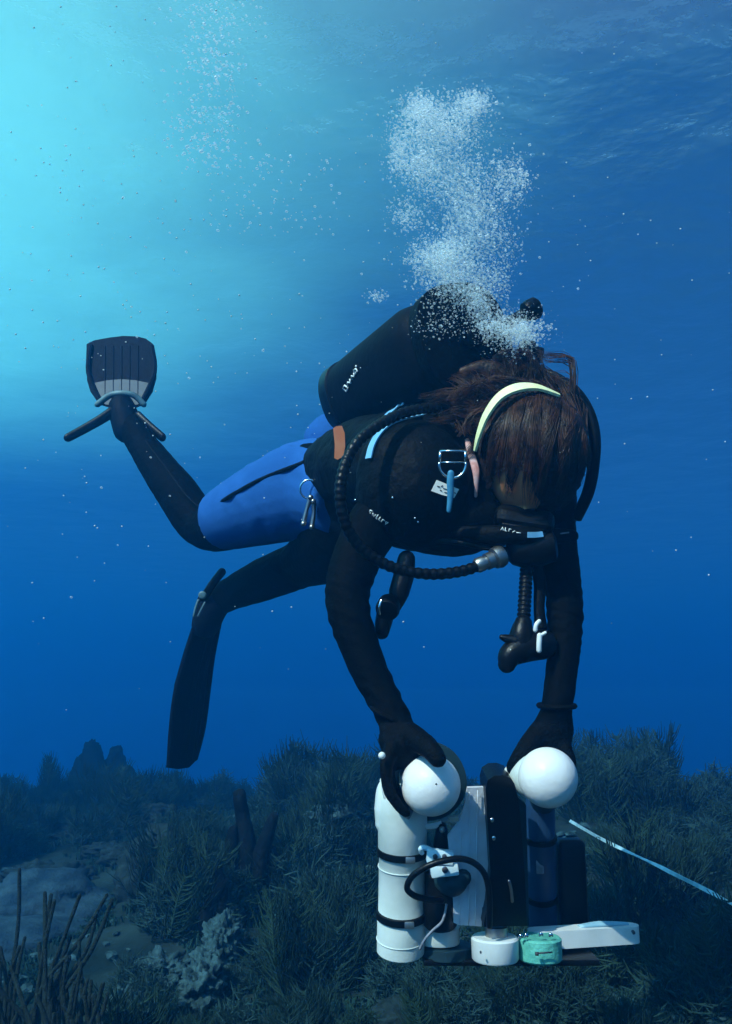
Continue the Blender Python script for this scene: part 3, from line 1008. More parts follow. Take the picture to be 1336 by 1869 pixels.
# upper shell of the tube, reaching up the left of the strobe, with a white rim round the dish
SC = P(781, 1434, 1.50)                        # strobe centre
fwd = (CB * 0.96 - CR * 0.05 + CU * 0.02).normalized()
b = new()
stube(b, PP((716, 1500, 1.535), (710, 1470, 1.535), (703, 1438, 1.54), (699, 1425, 1.545)), [0.030, 0.026, 0.016, 0.006], 5, 14, flat=0.9, roundcap=True)
obj('tube_collar', b, M['pvc'], tubeL)
b = new()
torus(b, P(778, 1432, 1.515), CR, CU, 0.0715, 0.0052, 40, 10, 178, 292)
obj('dish_rim', b, M['white'], rig)
b = new()
lathe(b, SC - fwd * 0.085, fwd, [(0, 0.03), (0.004, 0.052), (0.045, 0.066), (0.060, 0.067), (0.062, 0.060), (0.062, 0.02)], 40)
strL = obj('strobe_housing', b, M['teal'], rig, angle=40)
b = new()
torus(b, P(776, 1430, 1.475), CR, CU, 0.056, 0.010, 40, 10, 100, 245)
obj('reflector', b, M['greyd'], strL)
b = new()
ellipsoid(b, P(786, 1433, 1.45), (0.0487, 0.0487, 0.0487), None, 5)
domeL = obj('strobe_dome', b, M['dome'], rig)
tag(domeL, 'left white dome under the diver\'s thumb')
b = new()
q = P(796, 1431, 1.45)
ellipsoid(b, q + (Vector((0, 0, CZ)) - q).normalized() * 0.0478, (0.0016, 0.0016, 0.0016), None, 2)
obj('dome_pin', b, M['ink'], domeL)
# right dome and its stalk
b = new()
ellipsoid(b, P(1000, 1419, 1.48), (0.0490, 0.0490, 0.0490), None, 5)
domeR = obj('strobe_dome', b, M['dome'], rig)
tag(domeR, 'right white dome below the diver\'s other hand')
b = new()
c1 = P(1000, 1419, 1.48)
a1 = P(945, 1416, 1.56)
lathe(b, a1, c1 - a1, [(-0.02, 0.018), (0.0, 0.024), (0.03, 0.034), (0.06, 0.040), (0.085, 0.03)], 32)
strR = obj('strobe_housing', b, M['pvc'], rig, angle=50)
b = new()
stube(b, PP((922, 1416, 1.55), (932, 1406, 1.545), (944, 1402, 1.545)), [0.006, 0.010, 0.011], 4, 12, roundcap=True)
obj('strobe_knob', b, M['white'], strR)
# right tube behind, its shade and blue light put into the colour
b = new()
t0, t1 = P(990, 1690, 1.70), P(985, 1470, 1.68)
Lt = (t1 - t0).length
lathe(b, t0, t1 - t0, [(0, 0.026), (0.002, 0.028), (Lt * 0.3, 0.028), (Lt * 0.5, 0.0275), (Lt, 0.028), (Lt + 0.02, 0.022)], 36)
tubeR = obj('tube', b, M['blueshade'], rig, angle=40)
for yy in (1534, 1642):
    b = new()
    c0 = t0.lerp(t1, (1690 - yy) / 220)
    lathe(b, c0, t1 - t0, [(0, 0.0282), (0.001, 0.031), (0.010, 0.031), (0.011, 0.0282)], 36)
    obj('tube_band', b, M['rubber'], tubeR, angle=40)
b = new()
box(b, P(985, 1572, 1.665), (0.014, 0.004, 0.045), None, 0.002)
obj('tube_label', b, M['greyd'], tubeR, angle=40)
b = new()
stube(b, PP((990, 1470, 1.68), (990, 1445, 1.62), (995, 1430, 1.54)), [0.022, 0.024, 0.026], 5, 14)
obj('strobe_arm', b, M['teal'], rig)
b = new()
box(b, P(1042, 1615, 1.72), (0.055, 0.05, 0.17), None, 0.012, 3)
obj('battery_case', b, M['rubber'], rig, angle=40)
# grey ribbed board
brd = [(853, 1438), (885, 1437), (888, 1470), (891, 1530), (894, 1590), (890, 1610), (888, 1655), (880, 1656), (879, 1691), (836, 1688), (828, 1684), (827, 1640), (826, 1600), (820, 1555), (817, 1527), (838, 1500), (848, 1470)]
b = new()
slab(b, [P(x, y, 1.50 + (x - 850) * 0.0002) for x, y in brd], 0.008, -CB)
board = obj('backing_board', b, M['grey'], rig, smooth=False)
for x0, x1, ya, yb in ((841, 839, 1515, 1685), (857, 856, 1446, 1687), (872, 868, 1442, 1688)):
    b = new()
    stube(b, [P(x0, ya, 1.498), P((x0 + x1) / 2, (ya + yb) / 2, 1.498), P(x1, yb, 1.498)], 0.0011, 4, 6)
    obj('board_rib', b, M['grey'], board)
# black camera housing
b = new()
hsd = [(886, 1440), (890, 1424), (902, 1416), (918, 1415), (932, 1420), (940, 1432), (946, 1460), (952, 1520), (958, 1600), (962, 1690), (882, 1692), (889, 1655), (895, 1590), (891, 1520)]
slab(b, [P(x, y, 1.475 + (x - 886) * 0.0006) for x, y in hsd], 0.075, -CB)
bmesh.ops.bevel(b, geom=[e for e in b.edges if len(e.link_faces) == 2 and e.calc_face_angle(0) > 1], offset=0.004, segments=2, affect='EDGES')
hous = obj('camera_housing', b, M['rubber'], rig, angle=40)
for x, y in ((897, 1495), (900, 1528)):
    b = new()
    lathe(b, P(x, y, 1.480 + (x - 886) * 0.0006), CB, [(0, 0.0042), (0.004, 0.0042), (0.006, 0.003), (0.0065, 0.001)], 14)
    obj('screw', b, M['chrome'], hous)
b = new()
stube(b, PP((929, 1608, 1.497), (933, 1625, 1.497), (935, 1645, 1.498)), 0.0026, 4, 6, roundcap=True)
obj('latch', b, M['steel'], hous)
b = new()
slab(b, PP((930, 1440, 1.60), (960, 1470, 1.60), (966, 1690, 1.60), (925, 1690, 1.60)), 0.03, -CB)
obj('rear_plate', b, M['teal'], rig, smooth=False)
# dark motor body and clamp blocks between tube and board
b = new()
lathe(b, P(803, 1690, 1.52), P(803, 1590, 1.52) - P(803, 1690, 1.52), [(0, 0.026), (0.004, 0.029), (0.05, 0.029), (0.055, 0.026), (0.09, 0.026), (0.096, 0.020)], 28)
obj('motor', b, M['rubber'], rig, angle=40)
b = new()
stube(b, PP((803, 1600, 1.515), (826, 1610, 1.495), (845, 1602, 1.49)), [0.02, 0.024, 0.014], 5, 12, roundcap=True)
obj('motor_arm', b, M['teal'], rig)
b = new()
stube(b, PP((806, 1508, 1.515), (806, 1530, 1.515), (803, 1560, 1.52), (803, 1595, 1.52)), [0.008, 0.013, 0.014, 0.018], 5, 12, roundcap=True)
obj('post', b, M['rubber'], rig)
b = new()
ellipsoid(b, P(807, 1514, 1.50), (0.005, 0.005, 0.006), None, 2)
obj('post_bolt', b, M['steel'], rig)
rb = Matrix.Rotation(R(-12.4), 3, 'X') @ Matrix.Rotation(R(-8), 3, 'Y')
b = new()
box(b, P(803, 1563, 1.475), (0.044, 0.026, 0.022), Matrix.Rotation(R(6), 3, 'Y'), 0.003)
clampA = obj('clamp_block', b, M['block'], rig, angle=40)
for x in (794, 811):
    b = new()
    lathe(b, P(x, 1563, 1.461), CB, [(0, 0.004), (0.003, 0.0042), (0.004, 0.003)], 12)
    obj('bolt_hole', b, M['ink'], clampA)
b = new()
box(b, P(811, 1588, 1.472), (0.046, 0.024, 0.018), Matrix.Rotation(R(-6), 3, 'Y'), 0.003)
clampB = obj('clamp_block', b, M['block'], rig, angle=40)
b = new()
lathe(b, P(812, 1587, 1.459), CB, [(0, 0.005), (0.003, 0.005), (0.004, 0.003)], 12)
obj('bolt_hole', b, M['ink'], clampB)
b = new()
stube(b, PP((770, 1556, 1.485), (768, 1549, 1.48), (775, 1547, 1.478), (785, 1551, 1.478)), 0.0045, 5, 8, roundcap=True)
obj('clamp_lever', b, M['block'], rig)
# cable
b = new()
stube(b, PP((806, 1644, 1.49), (775, 1640, 1.470), (755, 1634, 1.455), (743, 1621, 1.448), (752, 1600, 1.444), (778, 1582, 1.44), (810, 1571, 1.44), (845, 1568, 1.445), (872, 1580, 1.452), (888, 1604, 1.458), (893, 1640, 1.462), (893, 1690, 1.468)), 0.0052, 8, 10, roundcap=True)
obj('cable', b, M['rubber'], rig)
b = new()
stube(b, PP((815, 1650, 1.485), (808, 1680, 1.478), (790, 1698, 1.468), (775, 1715, 1.463), (766, 1733, 1.465)), 0.0022, 6, 6)
obj('cord', b, M['greyd'], rig)
# base: frame plate, reels and arms
b = new()
c = P(800, 1707, 1.52)
up = (Z * 0.97 + Vector((0, -0.1, 0))).normalized()
lathe(b, P(802, 1721, 1.545), Z, [(0, 0.034), (0.002, 0.0355), (0.026, 0.0355), (0.028, 0.033)], 40)
obj('base_cup', b, M['pvc'], rig, angle=40)
b = new()
lathe(b, P(815, 1748, 1.545), Z, [(0, 0.040), (0.004, 0.047), (0.020, 0.047), (0.022, 0.043)], 40)
obj('base_foot', b, M['teal'], rig, angle=40)
b = new()
box(b, P(925, 1742, 1.56), (0.30, 0.11, 0.010), None, 0.003)
obj('base_plate', b, M['rubber'], rig, angle=40)
b = new()
lathe(b, P(904, 1752, 1.50), Z, [(0, 0.037), (0.003, 0.0395), (0.034, 0.0400), (0.037, 0.037), (0.037, 0.02)], 40)
reelW = obj('reel', b, M['white'], rig, angle=40)
b = new()
lathe(b, P(877, 1737, 1.459), CB, [(0, 0.0016), (0.004, 0.0016)], 8)
obj('reel_pin', b, M['ink'], reelW)
b = new()
lathe(b, P(986, 1752, 1.51), Z, [(0, 0.034), (0.003, 0.0370), (0.034, 0.0375), (0.037, 0.034), (0.037, 0.02)], 40)
reelG = obj('reel', b, M['green'], rig, angle=40)
b = new()
tube(b, PP((977, 1741, 1.466), (983, 1741, 1.466)), 0.003, 8)
tube(b, PP((983, 1740, 1.466), (1008, 1738, 1.471)), 0.0014, 6)
obj('reel_mark', b, M['ink'], reelG)
for x, y in ((948, 1706), (958, 1705), (985, 1703), (1003, 1704)):
    b = new()
    stube(b, [P(x, y + 5, 1.49), P(x + 2, y, 1.49), P(x + 5, y + 4, 1.49)], 0.002, 3, 6, roundcap=True)
    obj('reel_clip', b, M['chrome'], reelG)
b = new()
lathe(b, P(906, 1712, 1.51), Z, [(0, 0.019), (0.018, 0.019), (0.019, 0.016)], 28)
obj('spindle', b, M['steel'], rig, angle=40)
# right arm bar, reaching out and away
b = new()
A0, A1 = P(985, 1712, 1.56), P(1145, 1702, 1.62)
dx = (A1 - A0); Lb = dx.length; dx.normalize()
dy = Z.cross(dx).normalized()
outl = []
for i in range(13):
    a = R(-90 + 180 * i / 12)
    outl.append(A1 + dx * (math.cos(a) * 0.021) + dy * (math.sin(a) * 0.021))
for i in range(13):
    a = R(90 + 180 * i / 12)
    outl.append(A0 + dx * (math.cos(a) * 0.021) + dy * (math.sin(a) * 0.021))
slab(b, [q + Z * 0.014 for q in outl], 0.029, -Z)
bmesh.ops.bevel(b, geom=[e for e in b.edges if len(e.link_faces) == 2 and e.calc_face_angle(0) > 1], offset=0.003, segments=2, affect='EDGES')
arm = obj('base_arm', b, M['white'], rig, angle=40)
b = new()
stube(b, [A0.lerp(A1, 0.45) + Z * 0.015, A0.lerp(A1, 0.7) + Z * 0.017, A1 + Z * 0.015], [0.003, 0.005, 0.003], 5, 8, flat=2.4, up=Z)
obj('arm_pad', b, M['tape'], arm)
b = new()
lathe(b, P(1155, 1700, 1.597), CB, [(0, 0.003), (0.006, 0.003)], 10)
obj('arm_bolt', b, M['ink'], arm)

# ------------------------------------------------------------------ measuring tape
b = new()
tp_ = spline(PP((1040, 1498, 3.6), (1090, 1527, 3.25), (1140, 1552, 3.0), (1190, 1575, 2.8), (1240, 1600, 2.62), (1290, 1625, 2.45), (1340, 1652, 2.32), (1420, 1694, 2.1), (1600, 1790, 1.8)), 8)
rows = []
for i, p_ in enumerate(tp_):
    t = (tp_[min(i + 1, len(tp_) - 1)] - tp_[max(i - 1, 0)]).normalized()
    tw = 0.9 + 0.8 * math.sin(i * 0.23)
    n0 = t.cross(Z).normalized()
    sd = (n0 * math.cos(tw) + t.cross(n0) * math.sin(tw)) * 0.0060
    tn = t.cross(sd).normalized() * 0.0008
    rows.append([b.verts.new(p_ + sd + tn), b.verts.new(p_ - sd + tn), b.verts.new(p_ - sd - tn), b.verts.new(p_ + sd - tn)])
for r0, r1 in zip(rows, rows[1:]):
    for k in range(4):
        b.faces.new((r0[k], r0[(k + 1) % 4], r1[(k + 1) % 4], r1[k]))
b.faces.new(rows[0]); b.faces.new(rows[-1][::-1])
tag(obj('measuring_tape', b, M['tape'], angle=40), 'pale blue measuring tape stretched over the reef right of the rig', 'tape')

# ------------------------------------------------------------------ reef life
M['whip'] = mat('sea_whip_skin', (0.007, 0.013, 0.010), 0.85, (0.018, 0.030, 0.024), 90, 0.8, 260, spec=0.15)
M['plume'] = mat('soft_coral_olive', (0.009, 0.027, 0.017), 0.9, (0.024, 0.052, 0.036), 9, spec=0.1)
M['plume2'] = mat('soft_coral_brown', (0.007, 0.021, 0.017), 0.9, (0.019, 0.046, 0.040), 9, spec=0.1)
M['bush'] = mat('bushy_coral_teal', (0.010, 0.030, 0.028), 0.9, (0.032, 0.072, 0.068), 14, spec=0.1)
M['sponge'] = mat('dark_sponge', (0.003, 0.005, 0.006), 0.95, (0.007, 0.010, 0.011), 14, 0.9, 40, spec=0.02)
M['pale'] = mat('pale_coral', (0.010, 0.024, 0.027), 0.95, (0.048, 0.10, 0.11), 30, 1.0, 70, spec=0.15, detail=8)
M['rock'] = mat('reef_rock', (0.006, 0.012, 0.011), 0.95, (0.020, 0.036, 0.038), 22, 1.0, 30, spec=0.1, detail=9)
M['sand'] = mat('pale_sand', (0.010, 0.026, 0.044), 0.95, (0.030, 0.062, 0.085), 12, 0.8, 50, spec=0.1)
M['turf'] = mat('algae_turf', (0.006, 0.021, 0.016), 0.95, (0.015, 0.044, 0.037), 3, spec=0.1)

def soft_coral_mesh(seed, h, stems, spread, m):
    rg = random.Random(seed)
    b = new()
    for s in range(stems):
        a = rg.uniform(0, 2 * math.pi)
        r0 = rg.uniform(0.0, 0.05)
        hh = h * rg.uniform(0.55, 1.0)
        sp = spread * rg.uniform(0.4, 1.2)
        p0 = Vector((math.cos(a) * r0, math.sin(a) * r0, -0.03))
        p3 = Vector((math.cos(a) * sp, math.sin(a) * sp, hh))
        p1 = p0 + Vector((math.cos(a) * sp * 0.55, math.sin(a) * sp * 0.55, hh * 0.30))
        p2 = p0.lerp(p3, 0.72) + Vector((rg.gauss(0, 0.02), rg.gauss(0, 0.02), 0.0))
        pts = spline([p0, p1, p2, p3], 4)
        n_ = len(pts)
        tube(b, pts, [0.0075 * (1 - 0.75 * i / n_) for i in range(n_)], 5)
        side0 = Vector((-math.sin(a), math.cos(a), 0)).lerp(Vector((rg.gauss(0, 1), rg.gauss(0, 1), 0)), 0.4).normalized()
        m_ = int(26 * hh / 0.4) + 8
        for i in range(m_):
            t = 0.16 + 0.84 * i / m_
            f = t * (n_ - 1)
            k = min(int(f), n_ - 2)
            q = pts[k].lerp(pts[k + 1], f - k)
            tn = (pts[k + 1] - pts[k]).normalized()
            ln = 0.115 * (0.35 + math.sin(math.pi * min(1, t * 0.9 + 0.08))) * rg.uniform(0.6, 1.15)
            for sg in (-1, 1):
                sd = (side0 * sg + Vector((rg.gauss(0, .35), rg.gauss(0, .35), rg.gauss(0, .2)))).normalized()
                e1 = q + sd * ln * 0.5 + tn * ln * 0.35
                e2 = q + sd * ln * 0.75 + tn * ln * 0.95 + Vector((0, 0, rg.uniform(-0.015, 0.01)))
                tube(b, [q, e1, e2], [0.0034, 0.0030, 0.0012], 3, caps=False)
    bmesh.ops.recalc_face_normals(b, faces=b.faces)
    me = bpy.data.meshes.new('soft_coral')
    b.to_mesh(me); b.free()
    me.materials.append(m)
    me.polygons.foreach_set('use_smooth', [True] * len(me.polygons))
    return me

def whip_clump(name, spots, label, hmin, hmax, lean=0.12, r=0.0062):
    root = empty(name, (sum(p[0] for p in spots) / len(spots), sum(p[1] for p in spots) / len(spots), 0))
    root.location.z = ground(root.location.x, root.location.y)
    tag(root, label, 'sea whip', 'sea whips in the near left corner')
    for (x_, y_) in spots:
        b = new()
        h_ = rng.uniform(hmin, hmax)
        z_ = ground(x_, y_)
        lx, ly = rng.gauss(0, lean), rng.gauss(0, lean * 0.5)
        pts = spline([Vector((x_, y_, z_ - 0.03)), Vector((x_ + lx * 0.25, y_ + ly * 0.25, z_ + h_ * 0.4)), Vector((x_ + lx * 0.7, y_ + ly * 0.6, z_ + h_ * 0.75)), Vector((x_ + lx * 0.9 + rng.gauss(0, 0.012), y_ + ly, z_ + h_))], 5)
        tube(b, pts, [r * rng.uniform(0.85, 1.1) * (1.1 - 0.35 * i / len(pts)) for i in range(len(pts))], 7, roundcap=True)
        obj('branch', b, M['whip'], root)
    return root

def gx(px, D):
    """world x on the ground seen at pixel column px at distance D"""
    return (px - 668) / F * D * 1.0

sp = []
for i in range(15):                                  # tall whips standing in front of the pale sand
    D = rng.uniform(2.25, 2.5)
    sp.append((gx(rng.gauss(95, 34), D) , D))
whip_clump('sea_whip', sp, 'tall dark sea whip with thin branches standing in front of the pale sand patch', 0.30, 0.50, 0.10)
sp = []
for i in range(34):
    D = rng.uniform(2.2, 2.6)
    sp.append((gx(rng.uniform(-60, 110), D), D))
whip_clump('sea_whip', sp, 'low row of short dark sea whips at the bottom left corner of the reef', 0.22, 0.33, 0.05)
sp = []
for i in range(24):
    D = rng.uniform(2.1, 2.35)
    sp.append((gx(rng.uniform(110, 240), D), D))
whip_clump('sea_whip', sp, 'short greenish sea whips between the tall sea whip and the pale lumpy coral', 0.20, 0.31, 0.06)

ico = new()
bmesh.ops.create_icosphere(ico, subdivisions=1, radius=1)
OCT = [v_.co.copy() for v_ in ico.verts]; OCF = [tuple(v_.index for v_ in f.verts) for f in ico.faces]
ico.free()

def lump(name, loc, rad, m, seed, amp=0.35, sub=4, freq=2.2):
    b = new()
    bmesh.ops.create_icosphere(b, subdivisions=sub, radius=1)
    o_ = Vector((seed * 3.1, seed * 1.7, seed))
    for vtx in b.verts:
        q = vtx.co.copy()
        d = 1 + amp * noise.fractal(q * freq * 0.6 + o_, 1.0, 2.0, 3) + amp * 0.35 * noise.noise(q * freq * 3 + o_) + amp * 0.15 * noise.noise(q * freq * 8 + o_)
        vtx.co = Vector((q.x * rad[0], q.y * rad[1], q.z * rad[2])) * d
    o = obj(name, b, m)
    o.location = loc
    return o

def onground(px, D, dz=0.0):
    x_ = gx(px, D)
    return Vector((x_, D, ground(x_, D) + dz))

tag(lump('lumpy_coral', onground(272, 2.62, 0.05), (0.075, 0.065, 0.06), M['pale'], 3, 0.5, 5, 4.5), 'small pale lumpy coral lit bright beside the short sea whips', 'coral')
tag(lump('lumpy_coral', onground(330, 3.0, 0.05), (0.085, 0.07, 0.055), M['pale'], 9, 0.5, 5, 4.0), 'pale rough coral behind the small bright lumpy coral', 'coral')
tag(lump('lumpy_coral', onground(612, 4.1, 0.18), (0.11, 0.09, 0.06), M['pale'], 14, 0.45, 4, 3.0), 'pale blue capped coral standing out left of the white tube', 'coral')
for i, (px, D) in enumerate(((395, 2.75), (412, 2.95), (424, 3.2), (432, 3.45))):
    tag(lump('lumpy_coral', onground(px, D, 0.05), (0.062, 0.085, 0.07), M['pale'], 20 + i, 0.5, 5, 4.2),
        ('nearest pale lump of the ridge running up the reef', 'second pale lump of the ridge, just behind the nearest', 'third pale lump of the ridge, one before the far end', 'farthest pale lump of the ridge, below the dark finger sponge')[i], 'coral', 'pale ridge of coral')
tag(lump('rock', onground(30, 3.7, 0.0), (0.42, 0.35, 0.09), M['sand'], 31, 0.3, 4, 1.6), 'flat pale sandy rock behind the tall sea whip', 'rock')
tag(lump('rock', onground(120, 3.9, 0.02), (0.30, 0.26, 0.12), M['sand'], 33, 0.35, 4, 1.8), 'pale hump of sand covered rock right of the flat sandy rock', 'rock')
tag(lump('rock', onground(318, 3.9, 0.04), (0.17, 0.15, 0.17), M['rock'], 35, 0.5, 4, 2.6), 'dark rounded rock in the middle of the left reef, left of the finger sponges', 'rock')

def finger_sponge(name, loc, fingers, label, m, cat='sponge'):
    root = empty(name, loc)
    tag(root, label, cat)
    for (dx_, dy_, h_, r_) in fingers:
        b = new()
        lx = rng.gauss(0, 0.03)
        pts = spline([loc + Vector((dx_ * 0.6, dy_, -0.05)), loc + Vector((dx_, dy_, h_ * 0.5)), loc + Vector((dx_ + lx, dy_, h_))], 8)
        tube(b, pts, [r_ * (1.15 - 0.75 * (i / len(pts)) ** 2) for i in range(len(pts))], 14, roundcap=True)
        for vtx in b.verts:
            vtx.co += (vtx.co - loc).cross(Vector((0, 0, 1))).normalized() * r_ * 0.5 * noise.noise(vtx.co * 22) + Vector((0, 0, r_ * 0.4 * noise.noise(vtx.co * 30)))
        obj('finger', b, m, root)
    return root

finger_sponge('finger_sponge', onground(462, 3.6), [(-0.06, 0, 0.30, 0.035), (0.0, 0.02, 0.42, 0.040), (0.05, 0, 0.34, 0.034), (0.09, 0.03, 0.22, 0.03), (-0.10, 0.02, 0.18, 0.03)], 'dark pointed finger sponge rising from the middle of the left reef', M['sponge'])
finger_sponge('finger_sponge', onground(412, 3.35), [(-0.03, 0, 0.20, 0.022), (0.02, 0.02, 0.26, 0.022)], 'small dark finger sponge just left of the tall pointed one', M['sponge'])
finger_sponge('barrel_sponge', onground(190, 9.6), [(-0.16, 0.1, 0.38, 0.12), (0.0, 0, 0.50, 0.15), (0.19, 0.1, 0.44, 0.14), (0.34, 0.1, 0.26, 0.10)], 'tall dark sponge pillar far off in the blue haze at the left', M['sponge'])
# feathery soft corals, each a thing; copies share their mesh
def bush_mesh(seed, rad, hgt, n_, m):
    rg = random.Random(seed)
    b = new()
    for i in range(n_):                            # a mound of fine forking twigs
        a = rg.uniform(0, 6.283)
        r_ = rad * math.sqrt(rg.random())
        top = hgt * math.sqrt(max(0.05, 1 - (r_ / rad) ** 2)) * rg.uniform(0.65, 1.1)
        tip = Vector((math.cos(a) * r_, math.sin(a) * r_, top))
        root_ = Vector((tip.x * 0.35, tip.y * 0.35, -0.02))
        mid = root_.lerp(tip, 0.55) + Vector((rg.gauss(0, .02), rg.gauss(0, .02), rg.gauss(0, .015)))
        tube(b, [root_, mid, tip], [0.0045, 0.0038, 0.0016], 3, caps=False)
        for k in range(5):
            q = mid.lerp(tip, rg.random())
            e_ = q + Vector((rg.gauss(0, .028), rg.gauss(0, .028), abs(rg.gauss(0.015, .022))))
            tube(b, [q, q.lerp(e_, 0.5) + Vector((rg.gauss(0, .004), rg.gauss(0, .004), 0)), e_], [0.003, 0.0028, 0.0012], 3, caps=False)
    me = bpy.data.meshes.new('bushy_coral')
    b.to_mesh(me); b.free()
    me.materials.append(m)
    me.polygons.foreach_set('use_smooth', [True] * len(me.polygons))
    return me

kinds = [soft_coral_mesh(100 + i, *a) for i, a in enumerate(((0.34, 7, 0.14, M['plume']), (0.42, 8, 0.16, M['plume']), (0.28, 9, 0.17, M['plume2']), (0.48, 6, 0.13, M['plume']), (0.24, 8, 0.16, M['plume2']), (0.36, 10, 0.20, M['plume'])))]
kinds += [bush_mesh(200 + i, *a) for i, a in enumerate(((0.20, 0.20, 190, M['plume']), (0.26, 0.17, 230, M['plume2']), (0.16, 0.27, 170, M['bush'])))]

def coral(px, D, k, s, label, group):
    o = bpy.data.objects.new('soft_coral', kinds[k])
    COL.objects.link(o)
    o.location = onground(px, D, -0.01)
    o.rotation_euler = (rng.gauss(0, 0.12), rng.gauss(0, 0.12), rng.uniform(0, 6.3))
    o.scale = (s, s, s * rng.uniform(0.85, 1.15))
    tag(o, label, 'soft coral', group)
    return o

def ordinal(k, n_):
    w_ = ('', 'second ', 'third ', 'fourth ', 'fifth ', 'sixth ', 'seventh ', 'eighth ', 'ninth ', 'tenth ', 'eleventh ', 'twelfth ')
    if k == 0: return 'leftmost'
    if k == n_ - 1: return 'rightmost'
    return w_[k] + 'from the left' if k <= n_ // 2 else w_[n_ - 1 - k] + 'from the right'

def sow(n_, x0, x1, d0, d1, s0, s1, label, group, ks=(0, 2, 4, 6, 6, 7, 7, 8, 8, 1), keep=None, rows=None):
    c = 0
    made = []
    for i in range(n_ * 6):
        if c >= n_: break
        D = d0 + (d1 - d0) * rng.random() ** 0.8
        px = rng.uniform(x0, x1)
        if keep and not keep(px, D): continue
        k_ = rng.choice(ks)
        made.append((D, px, k_, coral(px, D, k_, rng.uniform(s0, s1), label, group)))
        c += 1
    if rows:                                   # near ones can be told apart: name each by its row
        made.sort(key=lambda q: q[0])
        m_ = math.ceil(len(made) / len(rows))
        for r_, rowname in enumerate(rows):
            row = sorted(made[r_ * m_:(r_ + 1) * m_], key=lambda q: q[1])
            for j, (D, px, k_, o) in enumerate(row):
                o['label'] = ('spreading', 'tall', 'brownish', 'thin', 'small', 'wide', 'rounded', 'low mounded', 'teal bushy')[k_] + ' soft coral ' + ordinal(j, len(row)) + ' in the ' + rowname

sow(34, 300, 690, 2.6, 4.4, 0.6, 1.0, 'dark green feathery soft coral on the near reef left of the rig', 'near soft corals left of the rig', keep=lambda px, D: not (370 < px < 450 and D < 3.5) and not (425 < px < 500 and D < 3.6) and not (px < 360 and D < 3.3), rows=('front row left of the rig', 'middle row left of the rig', 'back row left of the rig'))
sow(40, 500, 730, 4.3, 6.2, 0.8, 1.2, 'hazy feathery soft coral on the mound behind the diver\'s right arm', 'soft corals on the left mound')
sow(56, -60, 430, 4.6, 9.0, 0.6, 1.05, 'blue hazed soft coral on the low reef far left', 'soft corals far left')
sow(26, 1040, 1400, 2.4, 4.2, 0.55, 0.95, 'dark soft coral on the near reef right of the rig, under the tape', 'near soft corals right of the rig', rows=('front row right of the rig', 'second row right of the rig', 'rear row under the tape'))
sow(40, 1030, 1300, 4.3, 6.2, 0.7, 1.1, 'murky soft coral on the reef slope above the tape', 'soft corals on the right slope')
sow(22, 640, 1100, 2.3, 4.5, 0.5, 0.8, 'low dark soft coral on the reef behind and under the rig', 'soft corals behind the rig')
sow(22, -100, 1440, 6.8, 9.2, 0.6, 1.0, 'faint soft coral at the far edge of the reef', 'soft corals at the far edge of the reef')
sow(26, 230, 1400, 2.1, 2.9, 0.35, 0.7, 'low soft coral at the bottom of the near reef', 'soft corals nearest the camera', rows=('nearest strip', 'second strip of reef'))
sow(6, 210, 380, 1.95, 2.4, 0.3, 0.5, 'small soft coral in front of the pale lumpy coral', 'soft corals by the pale lumpy coral')

for i in range(44):                                   # reef rubble
    D = 2.0 + 5.5 * rng.random() ** 0.9
    px = rng.uniform(-60, 1400)
    s = rng.uniform(0.05, 0.13)
    o = lump('rock', onground(px, D, s * 0.1), (s * rng.uniform(0.9, 1.5), s * rng.uniform(0.8, 1.3), s * rng.uniform(0.5, 0.9)), M['rock'], 50 + i, 0.36, 5, 3.6)
    tag(o, 'dark rough reef rock half hidden among the soft corals', 'rock', 'rocks scattered over the reef')

# broken coral and shell bits between the corals
vs, fs = [], []
for i in range(1500):
    D = 2.0 + 4.5 * rng.random() ** 1.3
    x_ = gx(rng.uniform(-120, 1450), D)
    if noise.noise(Vector((x_ * 1.1, D * 1.1, 9))) < -0.05: continue
    s_ = rng.uniform(0.006, 0.026)
    n0 = len(vs)
    m3 = Matrix.Rotation(rng.uniform(0, 6.3), 3, 'Z') @ Matrix.Rotation(rng.uniform(-.5, .5), 3, 'X')
    zz = ground(x_, D) + s_ * 0.3
    for q in OCT:
        k = m3 @ Vector((q.x * s_ * 1.5, q.y * s_, q.z * s_ * 0.6)) * rng.uniform(0.7, 1.25)
        vs.append((x_ + k.x, D + k.y, zz + k.z))
    fs.extend(tuple(n0 + j for j in f) for f in OCF)
me = bpy.data.meshes.new('coral_rubble')
me.from_pydata(vs, [], fs)
tag(mesh_obj('coral_rubble', me, M['pale'], smooth=False), 'broken bits of pale coral lying between the soft corals', kind='stuff')

